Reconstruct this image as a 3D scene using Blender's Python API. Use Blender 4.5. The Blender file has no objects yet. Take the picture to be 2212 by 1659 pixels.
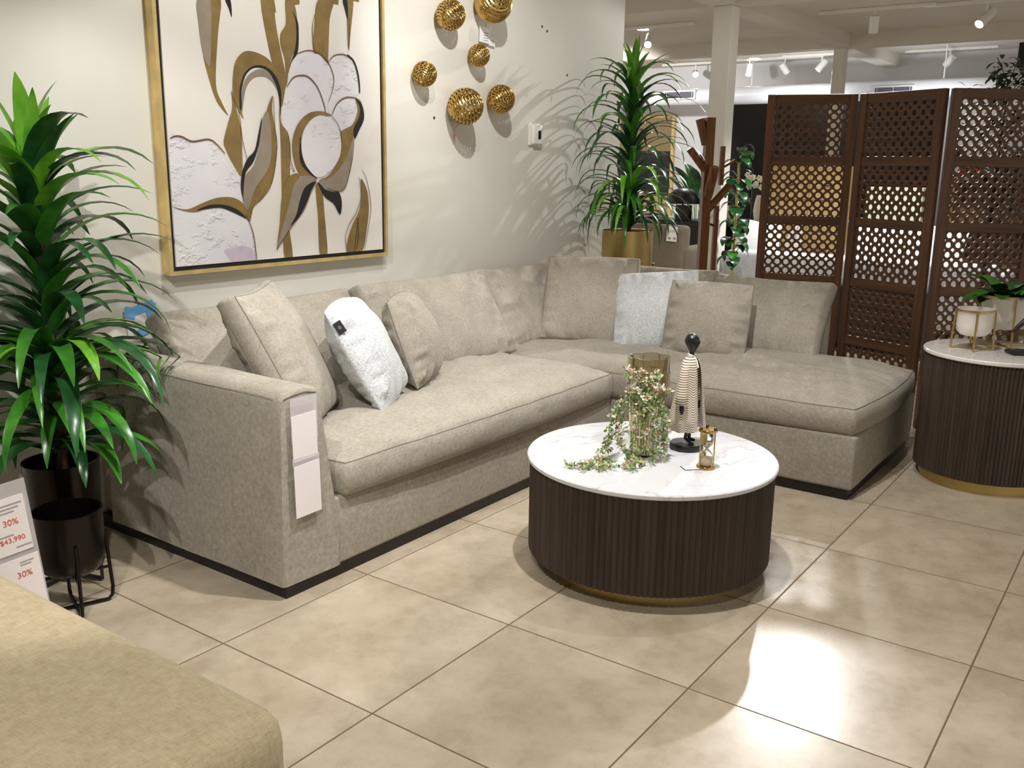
import bpy, bmesh, math, random
from mathutils import Vector, Matrix, noise
PI = math.pi
random.seed(7)
SC = bpy.context.scene
COL = SC.collection
V = Vector

def lin(c):
    if isinstance(c, str):
        c = [int(c[i:i+2], 16)/255 for i in (0, 2, 4)]
    return tuple(x/12.92 if x <= .04045 else ((x+.055)/1.055)**2.4 for x in c)

# ---------------------------------------------------------------- materials
class NT:
    def __init__(s, name):
        s.m = bpy.data.materials.new(name); s.m.use_nodes = True
        s.t = s.m.node_tree; s.p = s.t.nodes['Principled BSDF']
    def n(s, typ, **k):
        x = s.t.nodes.new(typ)
        for a, b in k.items(): setattr(x, a, b)
        return x
    def l(s, a, b): s.t.links.new(a, b)
    def math(s, op, a, b=None, c=None):
        x = s.n('ShaderNodeMath', operation=op)
        for i, v in enumerate((a, b, c)):
            if v is None: continue
            if isinstance(v, (int, float)): x.inputs[i].default_value = v
            else: s.l(v, x.inputs[i])
        return x.outputs[0]
    def mix(s, fac, a, b, blend='MIX'):
        x = s.n('ShaderNodeMix', data_type='RGBA', blend_type=blend)
        for i, v in ((0, fac), (6, a), (7, b)):
            if isinstance(v, (int, float)): x.inputs[i].default_value = v
            elif isinstance(v, tuple): x.inputs[i].default_value = (*v, 1)
            else: s.l(v, x.inputs[i])
        return x.outputs[2]
    def coord(s, scale=(1, 1, 1)):
        c = s.n('ShaderNodeTexCoord'); mp = s.n('ShaderNodeMapping')
        mp.inputs['Scale'].default_value = scale
        s.l(c.outputs['Object'], mp.inputs[0]); return mp.outputs[0]
    def noise(s, vec, scale, detail=3, rough=.5):
        x = s.n('ShaderNodeTexNoise'); x.inputs['Scale'].default_value = scale
        x.inputs['Detail'].default_value = detail; x.inputs['Roughness'].default_value = rough
        s.l(vec, x.inputs['Vector']); return x.outputs[0]
    def ramp(s, fac, a, b):
        x = s.n('ShaderNodeMapRange'); x.inputs[1].default_value = a; x.inputs[2].default_value = b
        s.l(fac, x.inputs[0]); return x.outputs[0]
    def bump(s, h, strength, dist=.002):
        x = s.n('ShaderNodeBump'); x.inputs['Strength'].default_value = strength; x.inputs['Distance'].default_value = dist
        s.l(h, x.inputs['Height']); s.l(x.outputs[0], s.p.inputs['Normal'])
    def set(s, **k):
        for a, b in k.items():
            a = {'col': 'Base Color', 'rough': 'Roughness', 'metal': 'Metallic', 'spec': 'Specular IOR Level', 'trans': 'Transmission Weight',
                 'ior': 'IOR', 'sheen': 'Sheen Weight', 'coat': 'Coat Weight', 'sub': 'Subsurface Weight'}[a]
            i = s.p.inputs[a]
            if isinstance(b, (int, float)): i.default_value = b
            elif isinstance(b, tuple): i.default_value = (*b, 1)
            else: s.l(b, i)
        return s

def plain(name, c, rough=.5, metal=0, spec=.5, var=.06, scale=8, **k):
    q = NT(name); c = lin(c)
    nz = q.noise(q.coord(), scale)
    q.set(col=q.mix(q.ramp(nz, .35, .65), tuple(x*(1-var) for x in c), tuple(min(1, x*(1+var)) for x in c)), rough=rough, metal=metal, spec=spec, **k)
    return q.m

def emit(name, c, s):
    q = NT(name); q.set(col=lin(c))
    q.p.inputs['Emission Color'].default_value = (*lin(c), 1); q.p.inputs['Emission Strength'].default_value = s
    return q.m

def fabric(name, a, b, streak=(60, 60, 600), bump=.35, fine=900, rough=.95):
    q = NT(name); co = q.coord()
    n1 = q.noise(q.coord(streak), 1, 2); n2 = q.noise(q.coord((streak[2], streak[0], streak[1])), 1, 2)
    n2b = q.noise(q.coord((streak[0], streak[2], streak[1])), 1, 2)
    nf = q.noise(co, 9, 3)
    h = q.math('ADD', q.math('ADD', n1, n2), n2b)
    f = q.ramp(q.math('ADD', q.math('MULTIPLY', h, .33), q.math('MULTIPLY', nf, .18)), .42, .78)
    q.set(col=q.mix(f, lin(a), lin(b)), rough=rough, spec=.15, sheen=.12)
    q.bump(q.math('ADD', h, q.noise(co, fine, 1)), bump, .0016)
    return q.m

def wood(name, a, b, axis=2, rough=.45, scale=1):
    q = NT(name); s = [38*scale]*3; s[axis] = 2.2*scale
    nz = q.noise(q.coord(tuple(s)), 1, 5, .6)
    q.set(col=q.mix(q.ramp(nz, .3, .7), lin(a), lin(b)), rough=rough, spec=.35)
    q.bump(nz, .15, .001); return q.m

def marble(name, base, vein, sc=1, rough=.12):
    q = NT(name); co = q.coord((1, 2.2, 1))
    d = q.noise(co, 2.2*sc, 5, .6)
    mp = q.n('ShaderNodeVectorMath', operation='MULTIPLY_ADD')
    nn = q.n('ShaderNodeTexNoise'); nn.inputs['Scale'].default_value = 2.0*sc; nn.inputs['Detail'].default_value = 5
    q.l(co, nn.inputs['Vector']); q.l(nn.outputs['Color'], mp.inputs[0]); mp.inputs[1].default_value = (.9, .9, .9); q.l(co, mp.inputs[2])
    w = q.n('ShaderNodeTexWave', wave_type='BANDS', bands_direction='DIAGONAL'); w.inputs['Scale'].default_value = 1.3*sc
    w.inputs['Distortion'].default_value = 4; w.inputs['Detail'].default_value = 4; w.inputs['Detail Scale'].default_value = 1.6
    q.l(mp.outputs[0], w.inputs['Vector'])
    v = q.math('POWER', q.math('SUBTRACT', 1.0, q.math('ABSOLUTE', q.math('MULTIPLY_ADD', w.outputs[1], 2, -1.0))), 9)
    f = q.math('MULTIPLY', v, q.ramp(d, .4, .62))
    q.set(col=q.mix(q.math('MULTIPLY', f, .75), lin(base), lin(vein)), rough=rough, spec=.5)
    return q.m

def brushed(name, c, rough=.3, c2=None):
    q = NT(name); nz = q.noise(q.coord((3, 3, 140)), 1, 3)
    q.set(col=q.mix(nz, lin(c), lin(c2 or c)), metal=1, rough=q.ramp(nz, .0, 1.0)); q.p.inputs['Roughness'].default_value = rough
    for lk in list(q.p.inputs['Roughness'].links): q.t.links.remove(lk)
    q.p.inputs['Roughness'].default_value = rough
    return q.m

def glass(name, c, rough=.05, ior=1.45):
    q = NT(name); q.set(col=lin(c), trans=1, rough=rough, ior=ior); return q.m

def floor_mat():
    q = NT('stone_tile'); c = q.n('ShaderNodeTexCoord'); sep = q.n('ShaderNodeSeparateXYZ'); q.l(c.outputs['Object'], sep.inputs[0])
    T = .6; ds = []; ids = []
    for i in (0, 1):
        s = q.math('DIVIDE', sep.outputs[i], T)
        ds.append(q.math('MULTIPLY', q.math('ABSOLUTE', q.math('SUBTRACT', q.math('FRACT', q.math('ADD', s, .5)), .5)), T))
        ids.append(q.math('FLOOR', s))
    dmin = q.math('MINIMUM', *ds)
    gr = q.n('ShaderNodeMapRange'); gr.inputs[1].default_value = .0018; gr.inputs[2].default_value = .0034; q.l(dmin, gr.inputs[0])
    cmb = q.n('ShaderNodeCombineXYZ'); q.l(ids[0], cmb.inputs[0]); q.l(ids[1], cmb.inputs[1])
    wn = q.n('ShaderNodeTexWhiteNoise', noise_dimensions='2D'); q.l(cmb.outputs[0], wn.inputs['Vector'])
    off = q.n('ShaderNodeVectorMath', operation='MULTIPLY_ADD'); q.l(wn.outputs['Color'], off.inputs[0]); off.inputs[1].default_value = (7, 7, 7); q.l(c.outputs['Object'], off.inputs[2])
    n1 = q.noise(off.outputs[0], 3.2, 6, .62); n2 = q.noise(off.outputs[0], 16, 5, .6)
    f = q.math('ADD', q.math('MULTIPLY', n1, .7), q.math('MULTIPLY', n2, .3))
    col = q.mix(q.ramp(f, .36, .64), lin('938570'), lin('B3A692'))
    col = q.mix(q.math('MULTIPLY', q.ramp(n2, .58, .74), .30), col, lin('93816A'))
    col = q.mix(q.math('MULTIPLY', wn.outputs['Value'], .10), col, lin('B3A089'))
    col = q.mix(gr.outputs[0], lin('5F4C3A'), col)
    q.set(col=col, spec=.5)
    q.l(q.mix(gr.outputs[0], (.9, .9, .9), q.mix(n2, (.20, .20, .20), (.36, .36, .36))), q.p.inputs['Roughness'])
    g = q.n('ShaderNodeNewGeometry')
    tl = q.n('ShaderNodeVectorMath', operation='MULTIPLY_ADD'); q.l(wn.outputs['Color'], tl.inputs[0]); tl.inputs[1].default_value = (.035, .035, 0); tl.inputs[2].default_value = (-.0175, -.0175, 0)
    ad = q.n('ShaderNodeVectorMath', operation='ADD'); q.l(tl.outputs[0], ad.inputs[0]); q.l(g.outputs['Normal'], ad.inputs[1])
    nm = q.n('ShaderNodeVectorMath', operation='NORMALIZE'); q.l(ad.outputs[0], nm.inputs[0])
    b = q.n('ShaderNodeBump'); b.inputs['Strength'].default_value = .08; b.inputs['Distance'].default_value = .003
    q.l(q.math('ADD', q.math('MULTIPLY', gr.outputs[0], 1.5), q.math('MULTIPLY', n2, .6)), b.inputs['Height']); q.l(nm.outputs[0], b.inputs['Normal']); q.l(b.outputs[0], q.p.inputs['Normal'])
    return q.m

def leafmat(name, a, b, rough=.35):
    q = NT(name); nz = q.noise(q.coord((6, 6, 6)), 2, 3)
    q.set(col=q.mix(q.ramp(nz, .3, .7), lin(a), lin(b)), rough=rough, spec=.5)
    q.bump(q.noise(q.coord((90, 90, 20)), 1, 2), .15, .001)
    return q.m

# ---------------------------------------------------------------- mesh helpers
def obj(name, bm, mats, parent=None, smooth=True, loc=None, sharp=None):
    bmesh.ops.recalc_face_normals(bm, faces=bm.faces[:])
    me = bpy.data.meshes.new(name); bm.to_mesh(me); bm.free()
    for m in (mats if isinstance(mats, (list, tuple)) else [mats]): me.materials.append(m)
    if smooth:
        me.polygons.foreach_set('use_smooth', [True]*len(me.polygons))
        me.set_sharp_from_angle(angle=math.radians(sharp or 40))
    o = bpy.data.objects.new(name, me); COL.objects.link(o)
    if parent: o.parent = parent
    if loc: o.location = loc
    return o

def tag(o, label, cat, group=None, kind=None):
    o['label'] = label; o['category'] = cat
    if group: o['group'] = group
    if kind: o['kind'] = kind
    return o

def thing(name, label, cat, loc=(0, 0, 0), rz=0, group=None):
    o = bpy.data.objects.new(name, None); COL.objects.link(o)
    o.empty_display_size = .05; o.location = loc; o.rotation_euler = (0, 0, rz)
    return tag(o, label, cat, group)

def struct(name, bm, m, **k):
    o = obj(name, bm, m, **k); o['kind'] = 'structure'; return o

def nb(): return bmesh.new()

def box(bm, lo, hi, bev=0, seg=2, M=None, mi=0):
    r = bmesh.ops.create_cube(bm, size=1)
    lo, hi = V(lo), V(hi); c = (lo+hi)/2; d = hi-lo
    for v in r['verts']: v.co = V((v.co.x*d.x+c.x, v.co.y*d.y+c.y, v.co.z*d.z+c.z))
    vs = r['verts']
    if bev:
        es = list({e for v in vs for e in v.link_edges})
        g = bmesh.ops.bevel(bm, geom=es, offset=bev, segments=seg, affect='EDGES', profile=.5)
        vs = list({v for f in g['faces'] for v in f.verts} | {v for v in vs if v.is_valid})
    if M is not None: bmesh.ops.transform(bm, matrix=M, verts=vs)
    if mi:
        for f in {f for v in vs for f in v.link_faces}: f.material_index = mi
    return vs

def frame(t, up=V((0, 0, 1))):
    t = t.normalized()
    if abs(t.dot(up)) > .97: up = V((1, 0, 0))
    a = t.cross(up).normalized(); return a, a.cross(t).normalized()

def tube(bm, pts, r, seg=8, closed=False, cap=True, mi=0, sq=False):
    pts = [V(p) for p in pts]; n = len(pts); rings = []
    a = None
    for i, p in enumerate(pts):
        if closed: t = pts[(i+1) % n]-pts[i-1]
        else: t = pts[min(i+1, n-1)]-pts[max(i-1, 0)]
        t.normalize()
        if a is None: a, b = frame(t)
        else:
            a = (a-t*a.dot(t)); a = a.normalized() if a.length > 1e-6 else frame(t)[0]
            b = t.cross(a)*-1
        b = a.cross(t).normalized()
        rr = r[i] if isinstance(r, (list, tuple)) else r
        ph = PI/4 if sq else 0
        rings.append([bm.verts.new(p+(a*math.cos(2*PI*k/seg+ph)+b*math.sin(2*PI*k/seg+ph))*rr) for k in range(seg)])
    fs = []
    for i in range(n if closed else n-1):
        A, B = rings[i], rings[(i+1) % n]
        for k in range(seg): fs.append(bm.faces.new((A[k], A[(k+1) % seg], B[(k+1) % seg], B[k])))
    if cap and not closed:
        fs.append(bm.faces.new(rings[0])); fs.append(bm.faces.new(rings[-1]))
    if mi:
        for f in fs: f.material_index = mi
    return rings

def lathe(bm, prof, seg=32, c=(0, 0, 0), mod=None, mi=0, closed=False):
    c = V(c); rings = []
    for r, z in prof:
        if r < 1e-6: rings.append([bm.verts.new(c+V((0, 0, z)))])
        else: rings.append([bm.verts.new(c+V(((r*(mod(2*PI*k/seg, z) if mod else 1))*math.cos(2*PI*k/seg), (r*(mod(2*PI*k/seg, z) if mod else 1))*math.sin(2*PI*k/seg), z))) for k in range(seg)])
    prs = list(zip(rings, rings[1:]))
    if closed: prs.append((rings[-1], rings[0]))
    for A, B in prs:
        for k in range(seg):
            k2 = (k+1) % seg
            if len(A) == 1 and len(B) == 1: continue
            if len(A) == 1: f = bm.faces.new((A[0], B[k2], B[k]))
            elif len(B) == 1: f = bm.faces.new((A[k], A[k2], B[0]))
            else: f = bm.faces.new((A[k], A[k2], B[k2], B[k]))
            f.material_index = mi
    return rings

def ball(bm, c, r, sc=(1, 1, 1), u=16, v=10, mi=0, M=None):
    g = bmesh.ops.create_uvsphere(bm, u_segments=u, v_segments=v, radius=r)
    for x in g['verts']: x.co = V((x.co.x*sc[0], x.co.y*sc[1], x.co.z*sc[2]))
    if M is not None: bmesh.ops.transform(bm, matrix=M, verts=g['verts'])
    for x in g['verts']: x.co += V(c)
    if mi:
        for f in {f for x in g['verts'] for f in x.link_faces}: f.material_index = mi
    return g['verts']

def poly(bm, pts, depth=0, mi=0):
    """flat polygon from 3-d points, optionally extruded along a vector"""
    vs = [bm.verts.new(p) for p in pts]
    f = bm.faces.new(vs); f.material_index = mi
    if depth:
        g = bmesh.ops.extrude_face_region(bm, geom=[f])
        bmesh.ops.translate(bm, vec=V(depth), verts=[x for x in g['geom'] if isinstance(x, bmesh.types.BMVert)])
        for x in g['geom']:
            if isinstance(x, bmesh.types.BMFace): x.material_index = mi
    return f

def text_bm(s, size, M, depth=.0004):
    cu = bpy.data.curves.new('t', 'FONT'); cu.body = s; cu.size = size; cu.extrude = depth
    o = bpy.data.objects.new('t', cu); COL.objects.link(o)
    dg = bpy.context.evaluated_depsgraph_get(); dg.update()
    me = bpy.data.meshes.new_from_object(o.evaluated_get(dg))
    bm = nb(); bm.from_mesh(me); bmesh.ops.transform(bm, matrix=M, verts=bm.verts[:])
    bpy.data.objects.remove(o); bpy.data.curves.remove(cu); bpy.data.meshes.remove(me)
    return bm

def basis(o, x, y, z):
    return Matrix(((x[0], y[0], z[0], o[0]), (x[1], y[1], z[1], o[1]), (x[2], y[2], z[2], o[2]), (0, 0, 0, 1)))

def nz3(p, s, seed=0): return noise.noise(V((p[0]*s+seed*17.3, p[1]*s-seed*9.1, p[2]*s+seed*5.7)))

def cushion(bm, hx, hy, ht, ct, cb, M=None, nu=40, nv=30, k=.06, bul=.01, wr=.004, seed=1, p=2.4, q=.6, pinch=0, edge=.0, roll=.0, dents=()):
    """stuffed shape: half sizes hx, hy, edge half-thickness ht, crowns ct / cb above the edges; ht = 0 gives a knife edge pillow"""
    def xy(u, v):
        a = hx*u*math.sqrt(max(0, 1-k*v*v)) * (1-pinch*(1-v*v)*u*u)
        b = hy*v*math.sqrt(max(0, 1-k*u*u)) * (1-pinch*(1-u*u)*v*v)
        return a, b
    def crown(u, v): return (max(0, 1-abs(u)**p)*max(0, 1-abs(v)**p))**q
    def wrk(u, v, side):
        a, b = xy(u, v); e = max(abs(u), abs(v))
        w = nz3((a, b, side), 5, seed)*1.6 + nz3((a*2.2, b, side), 9, seed+3)*.8
        # gathers running inwards from the edges
        ang = b if abs(u) > abs(v) else a
        g = nz3((ang*30, side*3.3, (abs(u) > abs(v))*5.0), 1, seed+5)*max(0, e-.55)/.45*(1-e**12)
        return wr*(w + edge*g*10)
    def top(u, v):
        a, b = xy(u, v); c = crown(u, v)
        d = sum(-dd*math.exp(-((u-du)**2/(ru*ru)+(v-dv)**2/(rv*rv))) for du, dv, ru, rv, dd in dents)
        return V((a, b, ht+ct*c+(wrk(u, v, 1) if ht == 0 else wrk(u, v, 1))*min(1, c*3+(.3 if ht else 0))+d*min(1, c*2)))
    def bot(u, v):
        a, b = xy(u, v); c = crown(u, v)
        return V((a, b, -ht-cb*c-wrk(u, v, 2)*min(1, c*3)))
    T = [[None]*(nv+1) for _ in range(nu+1)]; B = [[None]*(nv+1) for _ in range(nu+1)]
    for i in range(nu+1):
        for j in range(nv+1):
            u, v = -1+2*i/nu, -1+2*j/nv
            u = math.copysign(1-(1-abs(u))**1.6, u); v = math.copysign(1-(1-abs(v))**1.6, v)
            T[i][j] = bm.verts.new(top(u, v))
            if ht == 0 and (i in (0, nu) or j in (0, nv)): B[i][j] = T[i][j]
            else: B[i][j] = bm.verts.new(bot(u, v))
    allv = [x for r in T for x in r]+[x for r in B for x in r]
    for i in range(nu):
        for j in range(nv):
            bm.faces.new((T[i][j], T[i+1][j], T[i+1][j+1], T[i][j+1]))
            bm.faces.new((B[i][j], B[i][j+1], B[i+1][j+1], B[i+1][j]))
    idx = [(i, 0) for i in range(nu)]+[(nu, j) for j in range(nv)]+[(i, nv) for i in range(nu, 0, -1)]+[(0, j) for j in range(nv, 0, -1)]
    loop = [T[i][j].co.copy() for i, j in idx]
    loopb = [B[i][j].co.copy() for i, j in idx]
    if ht:
        prev = [T[i][j] for i, j in idx]; n = len(idx)
        for s in (.12, .3, .5, .7, .88, 1):
            if s == 1: cur = [B[i][j] for i, j in idx]
            else:
                cur = []
                for m, (i, j) in enumerate(idx):
                    a = T[i][j].co; b = B[i][j].co; t = (loop[(m+1) % n]-loop[m-1]); nn = V((t.y, -t.x, 0)).normalized()
                    x = bm.verts.new(a.lerp(b, s)+nn*(bul*math.sin(PI*s)**.6+wr*.8*nz3((a.x, a.y, s*.3), 7, seed)*math.sin(PI*s))); cur.append(x); allv.append(x)
            for m in range(n): bm.faces.new((prev[m], cur[m], cur[(m+1) % n], prev[(m+1) % n]))
            prev = cur
    if M is not None:
        bmesh.ops.transform(bm, matrix=M, verts=list(dict.fromkeys(allv)))
        loop = [M @ x for x in loop]; loopb = [M @ x for x in loopb]
    return loop, loopb

def stand(cb, az, tilt, h, roll=0):
    """matrix of a pillow standing on point cb (middle of its lower edge), facing azimuth az, leaning back by tilt"""
    az, t, r = math.radians(az), math.radians(tilt), math.radians(roll)
    nh = V((math.cos(az), math.sin(az), 0)); n = nh*math.cos(t)+V((0, 0, 1))*math.sin(t)
    eu = V((-nh.y, nh.x, 0)); ev = n.cross(eu)
    eu2 = eu*math.cos(r)+ev*math.sin(r); ev2 = ev*math.cos(r)-eu*math.sin(r)
    return basis(V(cb)+ev2*h/2, eu2, ev2, n), n

def ribbon(bm, base, az, el, L, W, droop, seg=9, mi=0, fold=.25, twist=0, wprof=None):
    """a strap leaf: starts at elevation el and bends down by droop radians over its length"""
    p = V(base); ds = L/seg; rows = []
    for i in range(seg+1):
        t = i/seg; e = el-droop*t**1.35; a = az+twist*t
        d = V((math.cos(a)*math.cos(e), math.sin(a)*math.cos(e), math.sin(e)))
        if i: p = p+d*ds
        s = V((-math.sin(a), math.cos(a), 0)); nrm = d.cross(s)*-1
        nrm = s.cross(d)*-1 if (s.cross(d)).z < 0 else s.cross(d)
        w = W/2*(wprof(t) if wprof else min(1, .55+2.2*t)*max(.02, (1-t**2.6))**.8)
        rows.append((bm.verts.new(p-s*w+nrm*w*fold), bm.verts.new(p), bm.verts.new(p+s*w+nrm*w*fold)))
    for A, B in zip(rows, rows[1:]):
        for k in (0, 1):
            f = bm.faces.new((A[k], A[k+1], B[k+1], B[k])); f.material_index = mi
    return p
# ================================================================= materials
M = {}
M['wall'] = plain('wall_paint', 'DEDBD2', .75, var=.02, scale=3, spec=.25)
M['ceil'] = plain('ceiling_paint', 'DAD4C9', .85, var=.03, scale=2, spec=.2)
M['floor'] = floor_mat()
M['sofa'] = fabric('taupe_linen', '827A6D', 'AFA89B')
M['sofa2'] = fabric('beige_chenille', 'AE9D7C', 'D0C1A2', (45, 45, 300), .4, 700)
M['seam'] = plain('seam_thread', '746B5F', .9)
M['boucle'] = fabric('white_boucle', 'A2A5A8', 'D6D7D6', (110, 110, 160), 1.0, 300)
M['black'] = plain('black_lacquer', '14110F', .4)
M['darkmetal'] = plain('gunmetal', '2E2926', .22, metal=.9)
M['flute'] = wood('dark_fluted_wood', '2E251E', '443830', 2, .5)
M['brass'] = brushed('brushed_brass', 'C4AC74', .36)
M['gold'] = plain('polished_gold', 'C8A660', .24, metal=1, scale=30, var=.12)
M['goldleaf'] = plain('gold_leaf_frame', 'DBC083', .4, metal=.55, scale=14, var=.12)
M['marble'] = marble('white_marble', 'D6D5D8', '8F857E', 1.0, .2)
M['marble2'] = marble('grey_marble', 'D6D0CA', '77706B', 1.6, .12)
M['paper'] = plain('white_paper', 'E3DAD9', .7, var=.01)
M['paperw'] = plain('bright_paper', 'EDECEA', .7, var=.01)
M['ink'] = plain('grey_ink', 'A09A9B', .8)
M['redink'] = plain('red_ink', 'BE5A48', .8)
_q = NT('clear_plastic'); _q.set(col=lin('DCD6D9'), rough=.25); _q.p.inputs['Alpha'].default_value = .4; M['clear'] = _q.m
M['white'] = plain('white_plastic', 'E9E7E2', .4, var=.01)
M['ceramic'] = plain('white_ceramic', 'ECE8E2', .25, var=.02)
M['leaf'] = leafmat('leaf_green', '24561A', '44882A', .3)
M['leafd'] = leafmat('leaf_dark_green', '163A1C', '2B5F30', .28)
M['leafy'] = leafmat('leaf_young_green', '4B9426', '86C23C', .32)
M['bark'] = plain('plant_trunk', '4A3320', .85, var=.3, scale=60)
M['soil'] = plain('potting_soil', '241A12', .95, var=.3, scale=40)
M['sheesham'] = wood('carved_brown_wood', '513828', '75543D', 2, .5)
M['sheesham_h'] = wood('carved_brown_wood_rails', '513828', '75543D', 0, .5)
M['rackwood'] = wood('warm_brown_wood', '653B22', '94633C', 2, .4)
M['tan'] = wood('oak_veneer', 'A88A5E', 'C2A574', 0, .5)
M['vase'] = glass('olive_glass', 'D6CDB2', .10)
M['vase2'] = glass('pale_olive_glass', 'E2DCBC', .12)
M['cglass'] = glass('clear_glass', 'FFFFFF', .0, 1.3)
M['blue'] = plain('blue_tape', '74BAF6', .6, var=.05)
M['screenblk'] = plain('display_black', '151515', .2)
M['offwhite'] = fabric('pale_grey_weave', 'B9BDC2', 'D9DCE0', (40, 40, 300), .3)
M['cream'] = plain('cream_cloth', 'D9DCC6', .9)
M['greyfab'] = fabric('dark_taupe_weave', '6F6457', '857A6C', (60, 60, 300), .3)
M['darkwall'] = plain('charcoal_paint', '1C1B1D', .8, var=.1, scale=2)
M['farwall'] = plain('far_wall_paint', 'DCDCDF', .8, var=.02, scale=2)
M['duct'] = plain('white_duct', 'E4E5EA', .4, var=.02)
M['vent'] = plain('vent_slot', '5A5A66', .6)
M['lamp_on'] = emit('lamp_glow', 'FFF6EA', 40)
M['lamp_dim'] = emit('lamp_soft', 'FFF3E2', 6)
M['char'] = plain('charcoal_metal', '25272B', .35, metal=.3)

# ================================================================= room
def wallbox(name, lo, hi, m): 
    bm = nb(); box(bm, lo, hi); return struct(name, bm, m, smooth=False)
wallbox('floor', (-4, -7, -.1), (14, 6.5, 0), M['floor'])
wallbox('wall_back', (-4, .55, 0), (4.9, .75, 2.95), M['wall'])
wallbox('wall_far', (13, -7, 0), (13.2, 6.5, 2.95), M['farwall'])
wallbox('wall_dark', (11.0, -.2, 0), (11.15, 2.42, 2.22), M['darkwall'])
wallbox('wall_left', (-4.2, -7, 0), (-4, .75, 2.95), M['wall'])
wallbox('ceiling', (-4, -7, 2.95), (14, 6.5, 3.1), M['ceil'])
# beams and pillars
bm = nb(); box(bm, (4.9, .77, 2.8), (13, 1.01, 2.95)); struct('beam_long', bm, M['ceil'], smooth=False)
for x in (7.36, 10.73):
    bm = nb(); box(bm, (x-.1, -7, 2.8), (x+.1, .77, 2.95)); box(bm, (x-.1, 1.01, 2.8), (x+.1, 6.5, 2.95)); struct('beam_cross', bm, M['ceil'], smooth=False)
for x, w in ((7.36, .088), (10.73, .066)):
    bm = nb(); box(bm, (x-w, .89-w, 0), (x+w, .89+w, 2.8), .006); struct('pillar', bm, M['wall'], smooth=False)
# air duct along the far wall with grilles
bm = nb(); tube(bm, [(12.05, -6.5, 2.42), (12.05, 6, 2.42)], .115, 24)
ad = tag(obj('air_duct', bm, M['duct']), 'long white round air duct under the far ceiling', 'duct')
for y in (-5, -2.5, 0, 2.5, 5):
    bm = nb(); tube(bm, [(12.05, y, 2.52), (12.05, y, 2.95)], .008, 6); obj('hanger', bm, M['duct'], ad)
for i, (y, z) in enumerate(((3.53, 2.44), (.555, 2.40))):
    t = thing('air_vent', ('white air grille on the duct above the gold framed abstract painting', 'white air grille on the duct above the wooden folding screen')[i], 'vent', (11.93, y, z), group='air duct grilles')
    bm = nb(); box(bm, (-.02, -.25, -.065), (.02, .25, .065), .004); obj('grille_frame', bm, M['duct'], t, False)
    bm = nb()
    for a, b in ((-.225, -.205), (-.195, -.005), (.005, .195), (.205, .225)): box(bm, (-.026, a, -.042), (-.0195, b, .042))
    obj('grille_slot', bm, M['vent'], t, False)

# ---------------------------------------------------------------- track lights
def aim(d):
    z = -V(d).normalized(); a, b = frame(z); return basis((0, 0, 0), a, b, z)
def track_light(label, loc, d, on=False, L=.16, r=.045, rail=True, group='ceiling track lights'):
    t = thing('track_light', label, 'spotlight', loc, group=group)
    bm = nb(); tube(bm, [(0, 0, .0), (0, 0, 2.945-loc[2])], .010, 8); obj('bracket', bm, M['white'], t)
    Mx = aim(d); bm = nb()
    lathe(bm, [(0, L/2), (r*.92, L/2), (r, L/2-.01), (r, -L/2), (r*.88, -L/2), (r*.84, -L/2+.03), (0, -L/2+.03)], 20)
    bmesh.ops.transform(bm, matrix=Mx, verts=bm.verts[:]); obj('lamp_head', bm, M['white'], t)
    bm = nb(); lathe(bm, [(0, -L/2+.012), (r*.82, -L/2+.012), (r*.82, -L/2+.026), (0, -L/2+.026)], 20)
    bmesh.ops.transform(bm, matrix=Mx, verts=bm.verts[:]); obj('bulb', bm, M['lamp_on'] if on else M['lamp_dim'], t)
    if rail:
        bm = nb(); box(bm, (-.02, -.55, 2.915-loc[2]), (.02, .55, 2.948-loc[2]), .003); obj('track_rail', bm, M['white'], t, False)
track_light('lit white track spotlight nearest the wall corner above the tall palm', (8.9, 2.47, 2.79), (-1.0, -.35, -.75), True, .2)
track_light('unlit white track spotlight alone on its rail above the folding screen', (8.94, .04, 2.79), (.35, .1, -1))
track_light('large lit white track spotlight at the top right above the screen', (9.02, -.94, 2.79), (-1.0, .5, -.9), True, .22)
track_light('small lit spotlight beside the first pillar under the round downlight', (12.4, 2.69, 2.79), (-.6, -.1, -1), True)
track_light('small glowing spotlight seen just left of the first pillar', (12.5, 3.57, 2.79), (-1, -.55, -.35), True)
track_light('small dark spotlight next right of the lit one by the pillar', (12.45, 2.19, 2.79), (.5, -.6, -1))
track_light('small spotlight with pale lens beside the second pillar', (12.3, 1.62, 2.79), (-.4, .7, -1))
track_light('small shaded spotlight behind the second beam, above the screen middle', (12.5, .05, 2.79), (.2, .8, -1))
for i, (x, y) in enumerate(((9.1, 2.65), (12.4, 2.62))):
    t = thing('downlight', ('round glowing downlight above the first lit spotlight', 'round glowing downlight right of the first pillar')[i], 'light', (x, y, 2.95), group='round ceiling downlights')
    bm = nb(); lathe(bm, [(.075, 0), (.085, 0), (.085, -.012), (.075, -.012)], 24, closed=True); obj('trim_ring', bm, M['white'], t)
    bm = nb(); lathe(bm, [(0, -.004), (.074, -.004), (.074, -.010), (0, -.010)], 24); obj('diffuser', bm, M['lamp_on'], t)

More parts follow.
